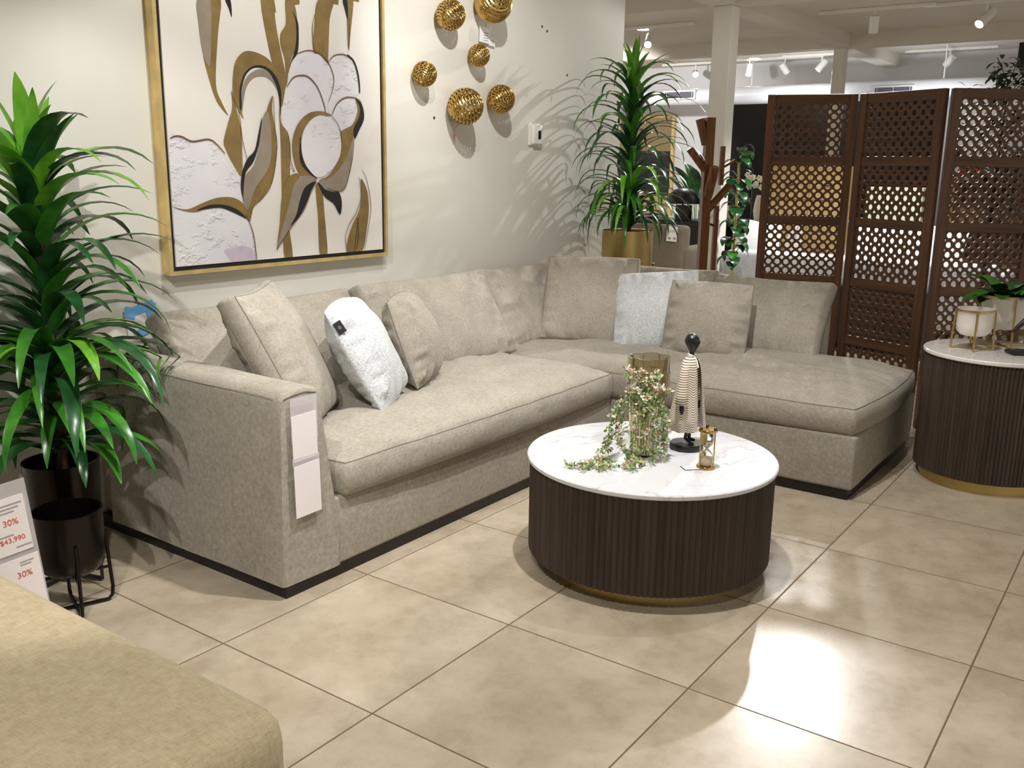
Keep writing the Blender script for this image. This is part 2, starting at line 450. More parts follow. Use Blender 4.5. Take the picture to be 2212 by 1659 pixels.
# ---------------------------------------------------------------- lights
def spot(loc, to, e, ang=60, blend=.35, r=.03, col=(1, .99, .965)):
    l = bpy.data.lights.new('spot', 'SPOT'); l.energy = e; l.spot_size = math.radians(ang); l.spot_blend = blend; l.shadow_soft_size = r; l.color = col
    o = bpy.data.objects.new('spot_lamp', l); COL.objects.link(o); o.location = loc
    o.rotation_euler = (V(to)-V(loc)).to_track_quat('-Z', 'Y').to_euler(); return o
def area(loc, to, e, s=(1, 1), col=(1, .94, .86)):
    l = bpy.data.lights.new('area', 'AREA'); l.energy = e; l.shape = 'RECTANGLE'; l.size, l.size_y = s; l.color = col
    o = bpy.data.objects.new('ceiling_glow', l); COL.objects.link(o); o.location = loc
    o.rotation_euler = (V(to)-V(loc)).to_track_quat('-Z', 'Y').to_euler(); return o
WARM = (1, .985, .95); COOL = (.95, .97, 1)
spot((1.40, -1.47, 2.80), (1.95, -1.15, 0), 235, 84, .3, .025, (1, .995, .98))          # over the round table
spot((1.45, -.85, 2.9), (1.85, .5, 1.0), 84, 78, .5, .02, WARM)                  # painting
spot((2.2, -.65, 2.9), (3.25, .55, 1.6), 125, 66, .9, .02, WARM)                   # wall balls
spot((-.55, -1.25, 2.75), (.75, .1, .6), 150, 62, .35, .018, WARM)              # left plant
spot((6.85, -.45, 2.75), (3.6, .45, 1.25), 190, 44, .5, .02, (1, .98, .96))    # far track onto the palm
spot((6.3, -.50, 2.9), (2.4, -1.3, .2), 430, 50, .4, .035, (1, .97, .95))        # from the far track
spot((2.75, -1.75, 2.9), (2.95, -1.6, 0), 85, 90, .6, .03, WARM)  # added overhead spot, brightens the chaise and the floor beside it
spot((5.5, -.9, 2.9), (7.3, .9, 1.5), 60, 60, .7, .05, WARM)  # added spot without a fitting, brightens the first pillar
spot((-.9, -2.3, 2.9), (-.2, -1.0, 0), 185, 80, .6, .05, WARM)  # added out-of-view spot near the camera, brightens the ottoman
for x, y, tx, ty, e in ((8.0, 2.0, 6.6, 1.2, 120), (9.3, 3.4, 12.9, 4.4, 160), (7.0, -1.0, 7.7, -.4, 150), (10.9, 1.1, 9.3, .2, 120), (9.5, -2.5, 9.5, -3, 120), (11.2, 2.9, 10, 2.6, 60)):
    spot((x, y, 2.6), (tx, ty, .6), e*2.0, 95, .6, .05, (1, .99, .97))
spot((11.2, 1.75, 2.2), (12.05, 1.75, 2.45), 55, 120, .9, .05, COOL)
spot((11.2, 0, 2.2), (12.05, 0, 2.45), 30, 120, .9, .05, COOL)
w = bpy.data.worlds.new('showroom'); SC.world = w; w.use_nodes = True
w.node_tree.nodes['Background'].inputs[0].default_value = (1, .955, .87, 1); w.node_tree.nodes['Background'].inputs[1].default_value = .76

# ---------------------------------------------------------------- camera
cam = bpy.data.cameras.new('camera'); co = bpy.data.objects.new('camera', cam); COL.objects.link(co); SC.camera = co
cam.sensor_fit = 'HORIZONTAL'; cam.sensor_width = 36; cam.lens = 36*2010.64/2212; cam.clip_start = .02
yaw, pit, rol = .6188, -.2274, .0144
f = V((math.cos(yaw)*math.cos(pit), math.sin(yaw)*math.cos(pit), math.sin(pit))); r = V((math.sin(yaw), -math.cos(yaw), 0)); u = r.cross(f)
r2 = r*math.cos(rol)+u*math.sin(rol); u2 = u*math.cos(rol)-r*math.sin(rol)
co.matrix_world = basis((-.939, -2.7216, 1.3681), r2, u2, -f)
vs = SC.view_settings; vs.view_transform = 'Standard'; vs.look = 'None'; vs.exposure = 0; vs.gamma = 1; vs.use_curve_mapping = False
SC.cycles.max_bounces = 14; SC.cycles.transmission_bounces = 14; SC.cycles.diffuse_bounces = 5; SC.cycles.glossy_bounces = 6; SC.cycles.transparent_max_bounces = 16; SC.cycles.use_denoising = True
# ================================================================= sectional sofa
sofa = thing('sectional_sofa', 'large taupe linen L-shaped sectional sofa with chaise, against the white wall', 'sofa', (2.4, 0, 0))
SO = V((2.4, 0, 0))
def sob(name, bm, m, parent=sofa, **k):
    if parent is sofa: bmesh.ops.translate(bm, vec=-SO, verts=bm.verts[:])
    return obj(name, bm, m, parent, **k)
def soften(bm, amp, seed=0):
    for v in bm.verts: v.co += V((nz3(v.co, 3, seed), nz3(v.co, 3, seed+1), nz3(v.co, 3, seed+2)))*amp
def fabbox(lo, hi, bev, cuts=10, amp=.004, seed=0):
    bm = nb(); box(bm, lo, hi, bev, 4)
    L = [e for e in bm.edges if e.calc_length() > .25]
    bmesh.ops.subdivide_edges(bm, edges=L, cuts=cuts, use_grid_fill=True); soften(bm, amp, seed); return bm
sob('seat_base', fabbox((1.10, -.535, .045), (2.985, .54, .285), .012, seed=3), M['sofa'])
sob('chaise_base', fabbox((2.975, -1.716, .045), (4.02, .54, .285), .014, seed=5), M['sofa'])
bm = nb(); box(bm, (.905, -.525, 0), (2.985, .53, .05)); sob('plinth', bm, M['black'], smooth=False)
bm = nb(); box(bm, (2.985, -1.70, 0), (4.0, .53, .05)); sob('plinth', bm, M['black'], smooth=False)
# arm: sloping inner side, soft edges, wide at the foot
bm = nb(); ny = 16
def armprof(t):
    P = [(.888, .045), (.892, .2), (.899, .45), (.902, .60), (.906, .655), (.918, .682), (.94, .690), (.99, .692), (1.035, .689), (1.058, .678), (1.067, .65), (1.078, .55), (1.098, .42), (1.118, .30), (1.135, .17), (1.142, .045)]
    return P
P = armprof(0); rows = []
for i in range(ny+1):
    y = -.537+(.43+.537)*i/ny; e = 0
    row = []
    for x, z in P:
        d = 0
        row.append(bm.verts.new((x, y, z)))
    rows.append(row)
for A, B in zip(rows, rows[1:]):
    for k in range(len(P)-1): bm.faces.new((A[k], A[k+1], B[k+1], B[k]))
ff = bm.faces.new(rows[0]); bm.faces.new(rows[-1])
fe = [e for e in ff.edges if max(v.co.z for v in e.verts) > .06]
bmesh.ops.bevel(bm, geom=fe, offset=.016, segments=3, affect='EDGES', profile=.5)
soften(bm, .004, 9); arm = sob('arm', bm, M['sofa'], sharp=60)
bm = nb(); tube(bm, [(.904, -.50+.9*i/12, .664+.002*math.sin(i)) for i in range(13)], .0012, 5); tube(bm, [(.912, -.538, .664), (.95, -.54, .672), (1.0, -.54, .676), (1.05, -.538, .665)], .0012, 5)
bmesh.ops.translate(bm, vec=-SO, verts=bm.verts[:]); obj('seam', bm, M['seam'], arm)
# back frames
bm = fabbox((.93, .43, .045), (4.02, .54, .70), .022, seed=11); sob('back_frame', bm, M['sofa'])
bm = fabbox((3.90, -1.262, .045), (4.02, .44, .70), .022, seed=12); sob('back_frame', bm, M['sofa'])
# seat cushions
def seatc(lo, hi, z0, z1, crown, seed, dents=(), k=.075):
    bm = nb(); cx, cy = (lo[0]+hi[0])/2, (lo[1]+hi[1])/2; h = (z1-z0)/2
    a, b = cushion(bm, (hi[0]-lo[0])/2, (hi[1]-lo[1])/2, h, crown, .0, Matrix.Translation((cx, cy, z0+h)), 64, 40, k, .016, .008, seed, 3.2, .55, edge=.25, dents=dents)
    c = sob('seat_cushion', bm, M['sofa'], sharp=70)
    for lp in (a, b):
        bm = nb(); tube(bm, [p+V((0, 0, .0005))-SO for p in lp], .0016, 5, True); obj('piping', bm, M['seam'], c)
seatc((1.125, -.565), (2.975, .33), .285, .402, .068, 21, ((-.1, -.1, .16, .16, .028), (.55, .1, .14, .16, .03), (-.62, .0, .2, .2, .02), (.3, -.45, .2, .12, .012)))
seatc((2.965, -1.735), (4.03, .33), .285, .400, .070, 22, ((-.35, -.05, .16, .08, .026), (-.35, .3, .16, .08, .026), (-.3, -.42, .18, .08, .026), (.2, -.55, .2, .08, .02)))
# back cushions
def backc(name, cb, az, tilt, w, h, th, crown, seed, par=sofa, roll=0, lab=None, ear=.05):
    Mx, n = stand(cb, az, tilt, h, roll)
    bm = nb(); Mx = Matrix.Translation(-n*(th+crown*.8)) @ Mx
    cushion(bm, w/2, h/2, th, crown, crown*.4, Mx, 44, 30, -.012, .012, .008, seed, 2.6, .55, pinch=ear*.6, edge=.5)
    return sob(name, bm, M['sofa'], par, sharp=70)
backc('back_cushion', (1.60, .085, .448), -90, 32, .98, .47, .05, .06, 31)
backc('back_cushion', (2.585, .045, .450), -90, 30, .93, .475, .05, .06, 32)
backc('back_cushion', (3.46, .095, .446), -90, 29, .78, .46, .05, .055, 33)
backc('back_cushion', (3.66, -.28, .45), 180, 31, .70, .47, .05, .055, 34)
backc('back_cushion', (3.685, -.95, .45), 180, 29, .64, .44, .05, .055, 35)

# ================================================================= scatter cushions
def pillow(label, cb, az, tilt, w, h, t, m, seed, roll=0, pinch=.05, box_=0, wr=.006, k=None, group='loose cushions on the sofa'):
    Mx, n = stand(cb, az, tilt, h, roll); o = thing('throw_pillow', label, 'cushion', cb, group=group)
    bm = nb(); la, lb_ = cushion(bm, w/2, h/2, box_, t, t*.85, Matrix.Translation(-V(cb)) @ Matrix.Translation(-n*(t+box_)*.3) @ Mx, 46, 46, k if k is not None else (-.02 if not box_ else .03), .012, wr, seed, 2.2, .62, pinch=pinch, edge=.5)
    c = obj('cushion_cover', bm, m, o, sharp=75)
    if m is M['sofa']:
        for lp in ((la, lb_) if box_ else (la,)):
            bm = nb(); tube(bm, lp, .0019, 5, True); obj('seam', bm, M['seam'], c)
    return o, Mx, n, c
pillow('big taupe cushion wedged between the sofa arm and the back', (1.40, -.205, .45), -55, 27, .47, .54, .085, M['sofa'], 41, pinch=.045, box_=.035, k=-.015)
wp, wM, wn, wc = pillow('white boucle cushion with a small black label leaning left', (1.765, -.245, .455), -56, 29, .44, .47, .115, M['boucle'], 42, wr=.010, k=.13, pinch=.0)
pillow('small taupe cushion right of the white labelled cushion', (2.125, -.12, .455), -60, 19, .40, .41, .125, M['sofa'], 43, wr=.012, k=.12, pinch=.0)
pillow('large taupe cushion standing in the corner of the sectional', (3.40, -.115, .45), -159, 27, .52, .50, .07, M['sofa'], 44, pinch=.03, box_=.025, k=.07)
pillow('pale grey white cushion half hidden behind a taupe cushion', (3.44, -.52, .445), -164, 30, .46, .465, .08, M['boucle'], 45, wr=.006, k=.05, pinch=.03, roll=6)
pillow('small taupe cushion in front of the pale cushion on the chaise', (3.41, -.80, .445), -168, 26, .44, .42, .09, M['sofa'], 46, wr=.009, k=.08, pinch=.02)
# black woven label on the boucle cushion
bm = nb(); box(bm, (-.017, -.024, -.001), (.017, .024, .001))
from mathutils.bvhtree import BVHTree
bt = BVHTree.FromPolygons([v.co[:] for v in wc.data.vertices], [p.vertices[:] for p in wc.data.polygons])
lc = wp.location; dd = V((.375, .869, -.322)).normalized(); hit, hn, _, _ = bt.ray_cast(V((-.2786, .0476, .3237))-dd*.5, dd)
hn = hn if hn.dot(dd) < 0 else -hn
hx_ = (wM.to_3x3() @ V((1, 0, 0))); hx_ = (hx_-hn*hx_.dot(hn)).normalized(); Lm = basis(hit+hn*.003, hx_, hn.cross(hx_), hn)
bmesh.ops.transform(bm, matrix=Lm, verts=bm.verts[:]); lo = obj('woven_label', bm, M['black'], wp, False); lo['label'] = 'small black label'
bm = nb(); tube(bm, [(.006*math.cos(2*PI*k/16), .006*math.sin(2*PI*k/16), .0014) for k in range(16)], .0006, 4, True); tube(bm, [(0, -.005, .0014), (0, .005, .0014)], .0006, 4); tube(bm, [(-.005, 0, .0014), (.005, 0, .0014)], .0006, 4)
bmesh.ops.transform(bm, matrix=Lm, verts=bm.verts[:]); obj('label_emblem', bm, M['ink'], lo)

# ================================================================= price sleeve on the sofa arm
t = thing('price_sleeve', 'two blank pale price cards in a clear sleeve hanging on the sofa arm front', 'price tag', (.985, -.548, .46))
bm = nb(); box(bm, (-.055, -.0035, .06), (.055, -.0025, .205)); obj('sleeve', bm, M['clear'], t, False)
def card(n, lo, hi, rot, y):
    bm = nb(); box(bm, (lo[0], -.0008, lo[1]), (hi[0], .0008, hi[1]), M=Matrix.Translation((0, y, 0)) @ Matrix.Rotation(rot, 4, 'Y')); return obj(n, bm, M['paper'], t, False)
card('price_card', (-.052, .0), (.05, .150), -.02, -.005); card('price_card', (-.055, -.185), (.052, -.012), -.02, -.008)
bm = nb(); box(bm, (-.057, -.0065, -.012), (.054, -.0055, .012)); obj('sleeve_band', bm, M['clear'], t, False)
PAINT=[('W',[(-582,523),(-529,531),(-482,516),(-406,525),(-365,506),(-325,457),(-276,387),(-254,329),(-254,277),(-326,297),(-397,293),(-476,252),(-543,250),(-592,260)]),
('W',[(-589,253),(-477,250),(-381,266),(-294,249),(-241,211),(-208,135),(-194,26),(-345,25),(-589,24)]),
('L',[(-359,80),(-313,92),(-249,92),(-212,75),(-201,27),(-308,26),(-343,53)]),
('W',[(21,762),(34,821),(66,879),(139,917),(202,911),(254,878),(284,820),(276,766),(249,702),(219,685),(119,709)]),
('W',[(256,882),(293,912),(354,922),(410,901),(437,848),(446,766),(404,727),(335,715),(261,656),(252,710),(282,781),(279,835)]),
('W',[(-23,634),(-17,686),(-6,730),(21,776),(83,809),(134,806),(185,766),(219,700),(229,666),(137,642),(62,586),(24,535),(-9,568)]),
('W',[(266,653),(301,705),(359,734),(421,732),(432,689),(412,624),(330,585),(287,618)]),
('B',[(-361,1052),(-308,1060),(-332,924),(-354,740),(-328,667),(-302,621),(-354,672),(-386,758),(-407,843),(-390,818),(-375,833)]),
('T',[(-420,1044),(-359,1052),(-373,833),(-388,811),(-409,856),(-420,960)]),
('K',[(-287,1063),(-262,1066),(-260,1002),(-273,1035)]),
('B',[(-110,1088),(-51,1096),(-29,966),(10,790),(2,746),(-24,671),(-46,800),(-73,883)]),
('T',[(-235,630),(-230,715),(-206,772),(-158,808),(-111,817),(-65,795),(-34,747),(-25,685),(-44,742),(-81,779),(-122,788),(-170,775),(-204,738),(-221,687)]),
('B',[(-227,611),(-254,650),(-274,691),(-270,774),(-251,838),(-209,876),(-163,882),(-108,871),(-67,848),(-41,808),(-18,744),(-28,670),(-33,714),(-48,764),(-79,808),(-111,826),(-157,826),(-200,804),(-224,771),(-240,714),(-239,658)]),
('K',[(-243,651),(-241,721),(-224,771),(-200,804),(-157,828),(-106,830),(-64,811),(-33,772),(-21,715),(-35,604),(-34,699),(-48,756),(-79,803),(-111,820),(-158,819),(-194,798),(-216,765),(-232,715),(-233,658)]),
('B',[(21,1107),(60,1112),(82,1051),(79,935),(49,888),(27,835),(8,757),(6,862),(-13,918),(-13,968),(19,1014)]),
('K',[(56,1069),(84,1033),(89,987),(80,906),(44,862),(21,809),(11,761),(30,843),(60,904),(75,971),(72,1035)]),
('B',[(206,1133),(299,1146),(272,1061),(256,894),(248,876),(207,908),(168,919),(181,1035)]),
('B',[(379,1158),(421,1164),(404,1047),(382,945),(379,1059)]),
('K',[(355,1154),(383,1158),(384,1075),(367,1115)]),
('B',[(-33,670),(-27,604),(14,546),(9,387),(-13,219),(7,28),(-40,28),(-43,220),(-36,522),(-38,633)]),
('B',[(157,341),(193,332),(206,196),(215,27),(169,27),(165,197)]),
('B',[(-282,723),(-263,650),(-244,573),(-243,480),(-251,383),(-291,429),(-323,486),(-332,521),(-307,591),(-281,656)]),
('B',[(-70,715),(-76,653),(-61,566),(-62,477),(-89,365),(-152,290),(-196,261),(-221,203),(-242,226),(-197,328),(-121,402),(-94,484),(-91,594),(-104,651)]),
('T',[(-104,651),(-89,594),(-88,491),(-114,409),(-182,335),(-228,247),(-251,277),(-242,372),(-191,423),(-158,497),(-133,607)]),
('K',[(-132,625),(-151,526),(-185,445),(-227,401),(-241,358),(-249,299),(-246,274),(-259,329),(-250,394),(-219,452),(-178,489),(-153,562)]),
('B',[(-592,265),(-526,253),(-458,274),(-397,292),(-326,298),(-273,285),(-239,251),(-222,192),(-267,237),(-329,263),(-399,266),(-477,243),(-535,247)]),
('K',[(-481,247),(-416,268),(-338,265),(-276,241),(-237,207),(-295,231),(-373,256)]),
('B',[(266,650),(212,666),(138,657),(74,616),(35,554),(27,486),(48,410),(93,378),(167,370),(111,419),(79,480),(83,549),(120,611),(190,645)]),
('B',[(321,580),(394,615),(427,665),(433,697),(419,736),(456,723),(470,667),(459,618),(412,568),(389,454),(344,344),(303,318),(178,360),(233,384),(297,448),(326,517)]),
('T',[(407,568),(391,454),(344,338),(298,314),(220,328),(175,361),(255,380),(337,449),(383,527)]),
('K',[(419,736),(462,709),(474,651),(444,601),(410,554),(402,596),(442,658),(445,698)]),
('W',[(201,648),(276,626),(316,564),(315,485),(257,412),(173,376),(106,426),(80,488),(88,556),(131,619)]),
('K',[(76,556),(80,488),(101,426),(167,370),(95,411),(66,464)]),
('B',[(1,380),(68,389),(23,311),(-16,203),(-81,69),(-60,182),(-42,296)]),
('T',[(162,368),(88,384),(32,349),(-6,257),(-52,150),(-84,71),(0,162),(76,232),(124,305)]),
('K',[(156,360),(93,335),(59,279),(35,217),(0,168),(54,209),(99,270),(129,321)]),
('K',[(167,358),(209,326),(264,312),(297,311),(314,266),(301,207),(262,259),(207,292)]),
('B',[(443,372),(480,322),(492,246),(481,161),(438,22),(345,24),(344,83),(379,157),(425,222),(444,297)])]
LINES=[('O',5,[(-582,523),(-561,532),(-529,531),(-482,515),(-406,525),(-365,504),(-332,471)]),
('O',4,[(72,898),(139,918),(202,911),(254,878),(284,820),(276,766),(249,710)]),
('O',4,[(254,881),(293,912),(354,922),(410,901)]),
('K',9,[(371,923),(410,901),(434,856),(445,802),(446,762)]),
('O',5,[(10,757),(42,793),(83,809),(134,806),(185,766),(219,700),(228,662)]),
('O',5,[(266,653),(301,705),(359,736),(425,737)]),
('O',4,[(-240,226),(-208,142),(-196,27)]),
('O',3,[(-68,712),(-67,595),(-60,499),(-95,357),(-152,290),(-201,254),(-222,195)]),
('O',3,[(-278,698),(-251,629),(-241,530),(-222,452)]),
('O',3,[(452,413),(481,364),(505,246),(486,144),(455,34)]),
('O',3,[(430,380),(439,289),(404,214),(355,158),(330,100),(339,31)]),
('K',3,[(419,189),(405,122),(386,28)]),
('K',3,[(415,189),(416,105),(400,38)]),
('O',3,[(183,1075),(165,1018),(167,944),(176,916)]),
('O',3,[(13,527),(14,448),(32,403),(13,418)]),
('O',3,[(266,649),(303,611),(324,557),(315,485)]),
('O',3,[(389,470),(351,356),(309,315),(220,328)]),
('O',3,[(122,309),(76,232),(0,160),(-86,67)]),
('O',3,[(388,1091),(389,1007),(382,941)])]
# ================================================================= painting
pt = thing('framed_painting', 'large painting of white cotton bolls with bronze leaves in a gold frame', 'painting', (1.88, .55, .94))
def rect_frame(bm, x0, x1, z0, z1, w, y0, y1):
    for a, b in (((x0, y0, z0), (x0+w, y1, z1)), ((x1-w, y0, z0), (x1, y1, z1)), ((x0+w, y0, z0), (x1-w, y1, z0+w)), ((x0+w, y0, z1-w), (x1-w, y1, z1))): box(bm, a, b)
PW, PH = .622, 1.62
bm = nb(); rect_frame(bm, -PW, PW, -.003, PH, .016, -.052, -.001); obj('frame', bm, M['goldleaf'], pt, False)
bm = nb(); rect_frame(bm, -PW+.016, PW-.016, .013, PH-.016, .017, -.040, -.002); obj('shadow_gap', bm, M['black'], pt, False)
q = NT('painted_canvas'); q.set(col=lin('E6E1DA'), rough=.6, spec=.2); q.bump(q.noise(q.coord(), 260, 2), .12, .001)
bm = nb(); box(bm, (-PW+.033, -.046, .030), (PW-.033, -.002, PH-.033)); cv = obj('canvas', bm, q.m, pt, False)
q = NT('impasto_white'); nzz = q.noise(q.coord((1, 1, 1.6)), 11, 5, .62); q.set(col=q.mix(q.ramp(q.noise(q.coord(), 5, 2), .35, .7), lin('DDD9E2'), lin('E9E7E8')), rough=.5); q.bump(q.ramp(nzz, .55, .72), .9, .006); iw = q.m
pm = [plain('bronze_paint', '8D7443', .45, metal=.25, var=.14, scale=16), plain('black_paint', '191614', .4), plain('taupe_paint', '948778', .5, var=.08, scale=14), iw, plain('lavender_paint', 'CBBCCC', .6, var=.08, scale=24), plain('brown_paint', '6B4A30', .5)]
MI = {'B': 0, 'K': 1, 'T': 2, 'W': 3, 'L': 4, 'O': 5}
def smooth_loop(P, n=4):
    out = []; N = len(P)
    for i in range(N):
        p0, p1, p2, p3 = (V((*P[(i+k-1) % N], 0)) for k in range(4))
        a = (p1-p0).angle(p2-p1, 0) if (p1-p0).length > 1e-6 and (p2-p1).length > 1e-6 else 0
        for s in range(n):
            t = s/n; out.append(.5*((2*p1)+(p2-p0)*t+(2*p0-5*p1+4*p2-p3)*t*t+(3*p1-p0-3*p2+p3)*t**3))
    return out
from mathutils.geometry import tessellate_polygon
bm = nb(); y = -.0465
for c, P in PAINT:
    y -= .00012; L = [V((p.x/1000, p.y/1000, 0)) for p in smooth_loop(P)]
    L = [V((min(max(p.x, -PW+.034), PW-.034), max(p.y, .031), 0)) for p in L]
    vs = [bm.verts.new((p.x, y, p.y)) for p in L]
    for tri in tessellate_polygon([L]):
        try: fc = bm.faces.new([vs[k] for k in tri]); fc.material_index = MI[c]
        except ValueError: pass
for c, w, P in LINES:
    y -= .00012; Q = [V((*p, 0)) for p in P]; n = len(Q); pts = []
    for i in range(n-1):
        p0, p1, p2, p3 = Q[max(i-1, 0)], Q[i], Q[i+1], Q[min(i+2, n-1)]
        for s in range(6):
            t = s/6; pts.append(.5*((2*p1)+(p2-p0)*t+(2*p0-5*p1+4*p2-p3)*t*t+(3*p1-p0-3*p2+p3)*t**3))
    pts.append(Q[-1]); pr = None; m = len(pts)
    for i, p in enumerate(pts):
        d = (pts[min(i+1, m-1)]-pts[max(i-1, 0)]).normalized(); s = V((-d.y, d.x, 0))*(w*.42*(.55+.45*math.sin(PI*i/(m-1)))+.15*w)
        a, b = p+s, p-s
        cur = (bm.verts.new((a.x/1000, y, a.y/1000)), bm.verts.new((b.x/1000, y, b.y/1000)))
        if pr: fc = bm.faces.new((pr[0], pr[1], cur[1], cur[0])); fc.material_index = MI[c]
        pr = cur
# stems and leaves run on up the upper half of the canvas
for c, P in (('B', [(-.10, 1.05), (-.03, 1.05), (-.10, 1.5), (-.16, 1.5)]), ('B', [(.24, 1.13), (.33, 1.13), (.36, 1.5), (.30, 1.5)]), ('T', [(-.38, 1.06), (-.27, 1.07), (-.25, 1.3), (-.33, 1.4), (-.4, 1.25)]), ('B', [(.05, 1.09), (.10, 1.10), (.12, 1.3), (.08, 1.45)]), ('B', [(.40, 1.16), (.46, 1.16), (.46, 1.35), (.41, 1.4)])):
    f_ = bm.faces.new([bm.verts.new((a, -.0466, b)) for a, b in P]); f_.material_index = MI[c]
o = obj('painted_flowers', bm, pm, cv, False)
for p in o.data.polygons:
    pass

# ================================================================= gold wall balls
def gold_ball(label, c, r, rot, seed, slots=17, rows=15):
    t = thing('wall_ball', label, 'wall decoration', (c[0], .55, c[2]), group='gold openwork balls on the wall')
    bm = nb(); nu, nv = 17*10, 15*6; rnd = random.Random(seed); offs = [rnd.random() for _ in range(rows+1)]
    G = [[None]*nu for _ in range(nv+1)]
    def cell(i, j):
        th = PI*(j+.5)/nv; row = int((j+.5)/nv*rows); m = max(3, round(slots*math.sin(PI*(row+.5)/rows))); fu = (i+.5)/nu*m+offs[row]+.5*row
        a = (fu % 1-.5)*2; b = ((j+.5)/nv*rows % 1-.5)*2
        return row not in (0, rows-1) and (a/.86)**2+(b/.42)**2 < 1
    for j in range(nv+1):
        for i in range(nu):
            th = PI*j/nv; ph = 2*PI*i/nu
            rr = r*(1+.02*math.sin(j/nv*rows*2*PI))
            G[j][i] = bm.verts.new((rr*math.sin(th)*math.cos(ph), rr*math.sin(th)*math.sin(ph), rr*math.cos(th)))
    for j in range(nv):
        for i in range(nu):
            if not cell(i, j):
                a = (G[j][i], G[j][(i+1) % nu], G[j+1][(i+1) % nu], G[j+1][i])
                bm.faces.new(a)
    bmesh.ops.remove_doubles(bm, verts=bm.verts[:], dist=1e-5)
    loose = [v for v in bm.verts if not v.link_faces]; bmesh.ops.delete(bm, geom=loose, context='VERTS')
    Mx = Matrix.Translation((0, c[1]-.55, 0)) @ Matrix.Rotation(rot[0], 4, 'X') @ Matrix.Rotation(rot[1], 4, 'Y') @ Matrix.Rotation(rot[2], 4, 'Z')
    bmesh.ops.transform(bm, matrix=Mx, verts=bm.verts[:])
    o = obj('openwork_shell', bm, M['gold'], t, sharp=80)
    md = o.modifiers.new('wall_thickness', 'SOLIDIFY'); md.thickness = r*.06; md.offset = -1
    bm = nb(); tube(bm, [(0, c[1]-.55+r*.97, 0), (0, -.0005, 0)] if c[1]+r < .549 else [(0, c[1]-.55+r*.6, 0), (0, -.0005, 0)], .006, 8); obj('mount_pin', bm, M['gold'], t)
    return t
BALLS = [((974, 30), .075), ((1071, 2), .10), ((1027, 118), .058), ((910, 160), .061), ((1008, 230), .094), ((1082, 215), .076)]
POS = [(2.965, .475, 2.125), (3.295, .45, 2.225), (3.225, .492, 1.956), (2.777, .489, 1.823), (3.065, .456, 1.684), (3.405, .474, 1.743)]
LAB = ['medium gold ball beside the painting at the top left of the cluster', 'largest topmost gold ball with the price tag hanging below', 'smallest gold ball in the middle of the wall cluster', 'small gold ball leftmost of the cluster', 'large gold ball at the bottom with a string hanging', 'medium gold ball lowest right next to the large one']
for i, (p, (_, r_)) in enumerate(zip(POS, BALLS)):
    gold_ball(LAB[i], p, r_, [(.5, .8, .1), (1.2, -.5, .6), (.3, 1.1, .8), (-.7, .9, .2), (1.0, .9, 1.1), (.2, 1.35, .4)][i], i+3)
# tags on strings
t = thing('price_tag', 'white price tag hanging from the largest top gold ball', 'price tag', (3.345, .535, 2.158))
bm = nb(); tube(bm, [(-.005, -.02, .03), (-.004, 0, -.02), (0, 0, -.06)], .0012, 5); obj('string', bm, M['ink'], t)
bm = nb(); box(bm, (-.06, -.004, -.125), (.035, -.002, -.045), M=Matrix.Rotation(.05, 4, 'Y')); obj('tag_card', bm, M['paperw'], t, False)
bm = nb(); box(bm, (.03, -.001, -.13), (.085, .001, -.09), M=Matrix.Rotation(.05, 4, 'Y')); obj('tag_card', bm, M['paperw'], t, False)
bm = nb()
for k in range(4): box(bm, (-.03, -.0046, -.075-.013*k), (.015-.006*(k % 2), -.004, -.071-.013*k))
obj('print', bm, M['ink'], t, False)
bm = nb(); tube(bm, [(.058+.01*math.cos(2*PI*k/12), -.0016, -.11+.01*math.sin(2*PI*k/12)) for k in range(12)], .001, 4, True); obj('stamp', bm, M['ink'], t, False)
t = thing('hanging_tag', 'tiny twisted paper tag on a string under the bottom gold ball', 'tag', (3.065, .53, 1.60))
bm = nb(); tube(bm, [(0, -.03, -.0), (.0, 0, -.03), (.002, .005, -.05)], .001, 5); obj('string', bm, M['bark'], t)
bm = nb(); tube(bm, [(.002, .004, -.045), (-.004, .0, -.065), (.0, .003, -.085)], [.003, .008, .002], 8); obj('paper_twist', bm, plain('kraft_paper', 'B98D6E', .8), t)
# thermostat
t = thing('thermostat', 'white wall thermostat with small black display by the palm', 'thermostat', (3.835, .55, 1.57))
bm = nb(); box(bm, (-.055, -.012, -.065), (.055, -.001, .062), .004); obj('back_plate', bm, M['white'], t, False)
bm = nb(); box(bm, (-.035, -.034, -.056), (.055, -.010, .055), .006); obj('housing', bm, M['white'], t)
bm = nb(); box(bm, (.008, -.0352, -.028), (.036, -.033, .022)); obj('display', bm, M['screenblk'], t, False)
# wall plug holes
for i, (x, z) in enumerate(((3.91, 2.19), (3.965, 2.17), (4.20, 1.94), (2.92, 1.62))):
    bm = nb(); lathe(bm, [(0, .001), (.008, .001), (.007, -.004), (0, -.004)], 8); bmesh.ops.transform(bm, matrix=Matrix.Rotation(PI/2, 4, 'X'), verts=bm.verts[:])
    tag(obj('wall_hole', bm, M['bark'], loc=(x, .5495, z)), ['dark screw hole high on the wall, upper of a pair', 'dark screw hole high on the wall, lower of a pair', 'lone dark screw hole above the thermostat near the palm', 'tiny dark mark on the wall below the leftmost gold ball'][i], 'hole', 'screw holes in the white wall')
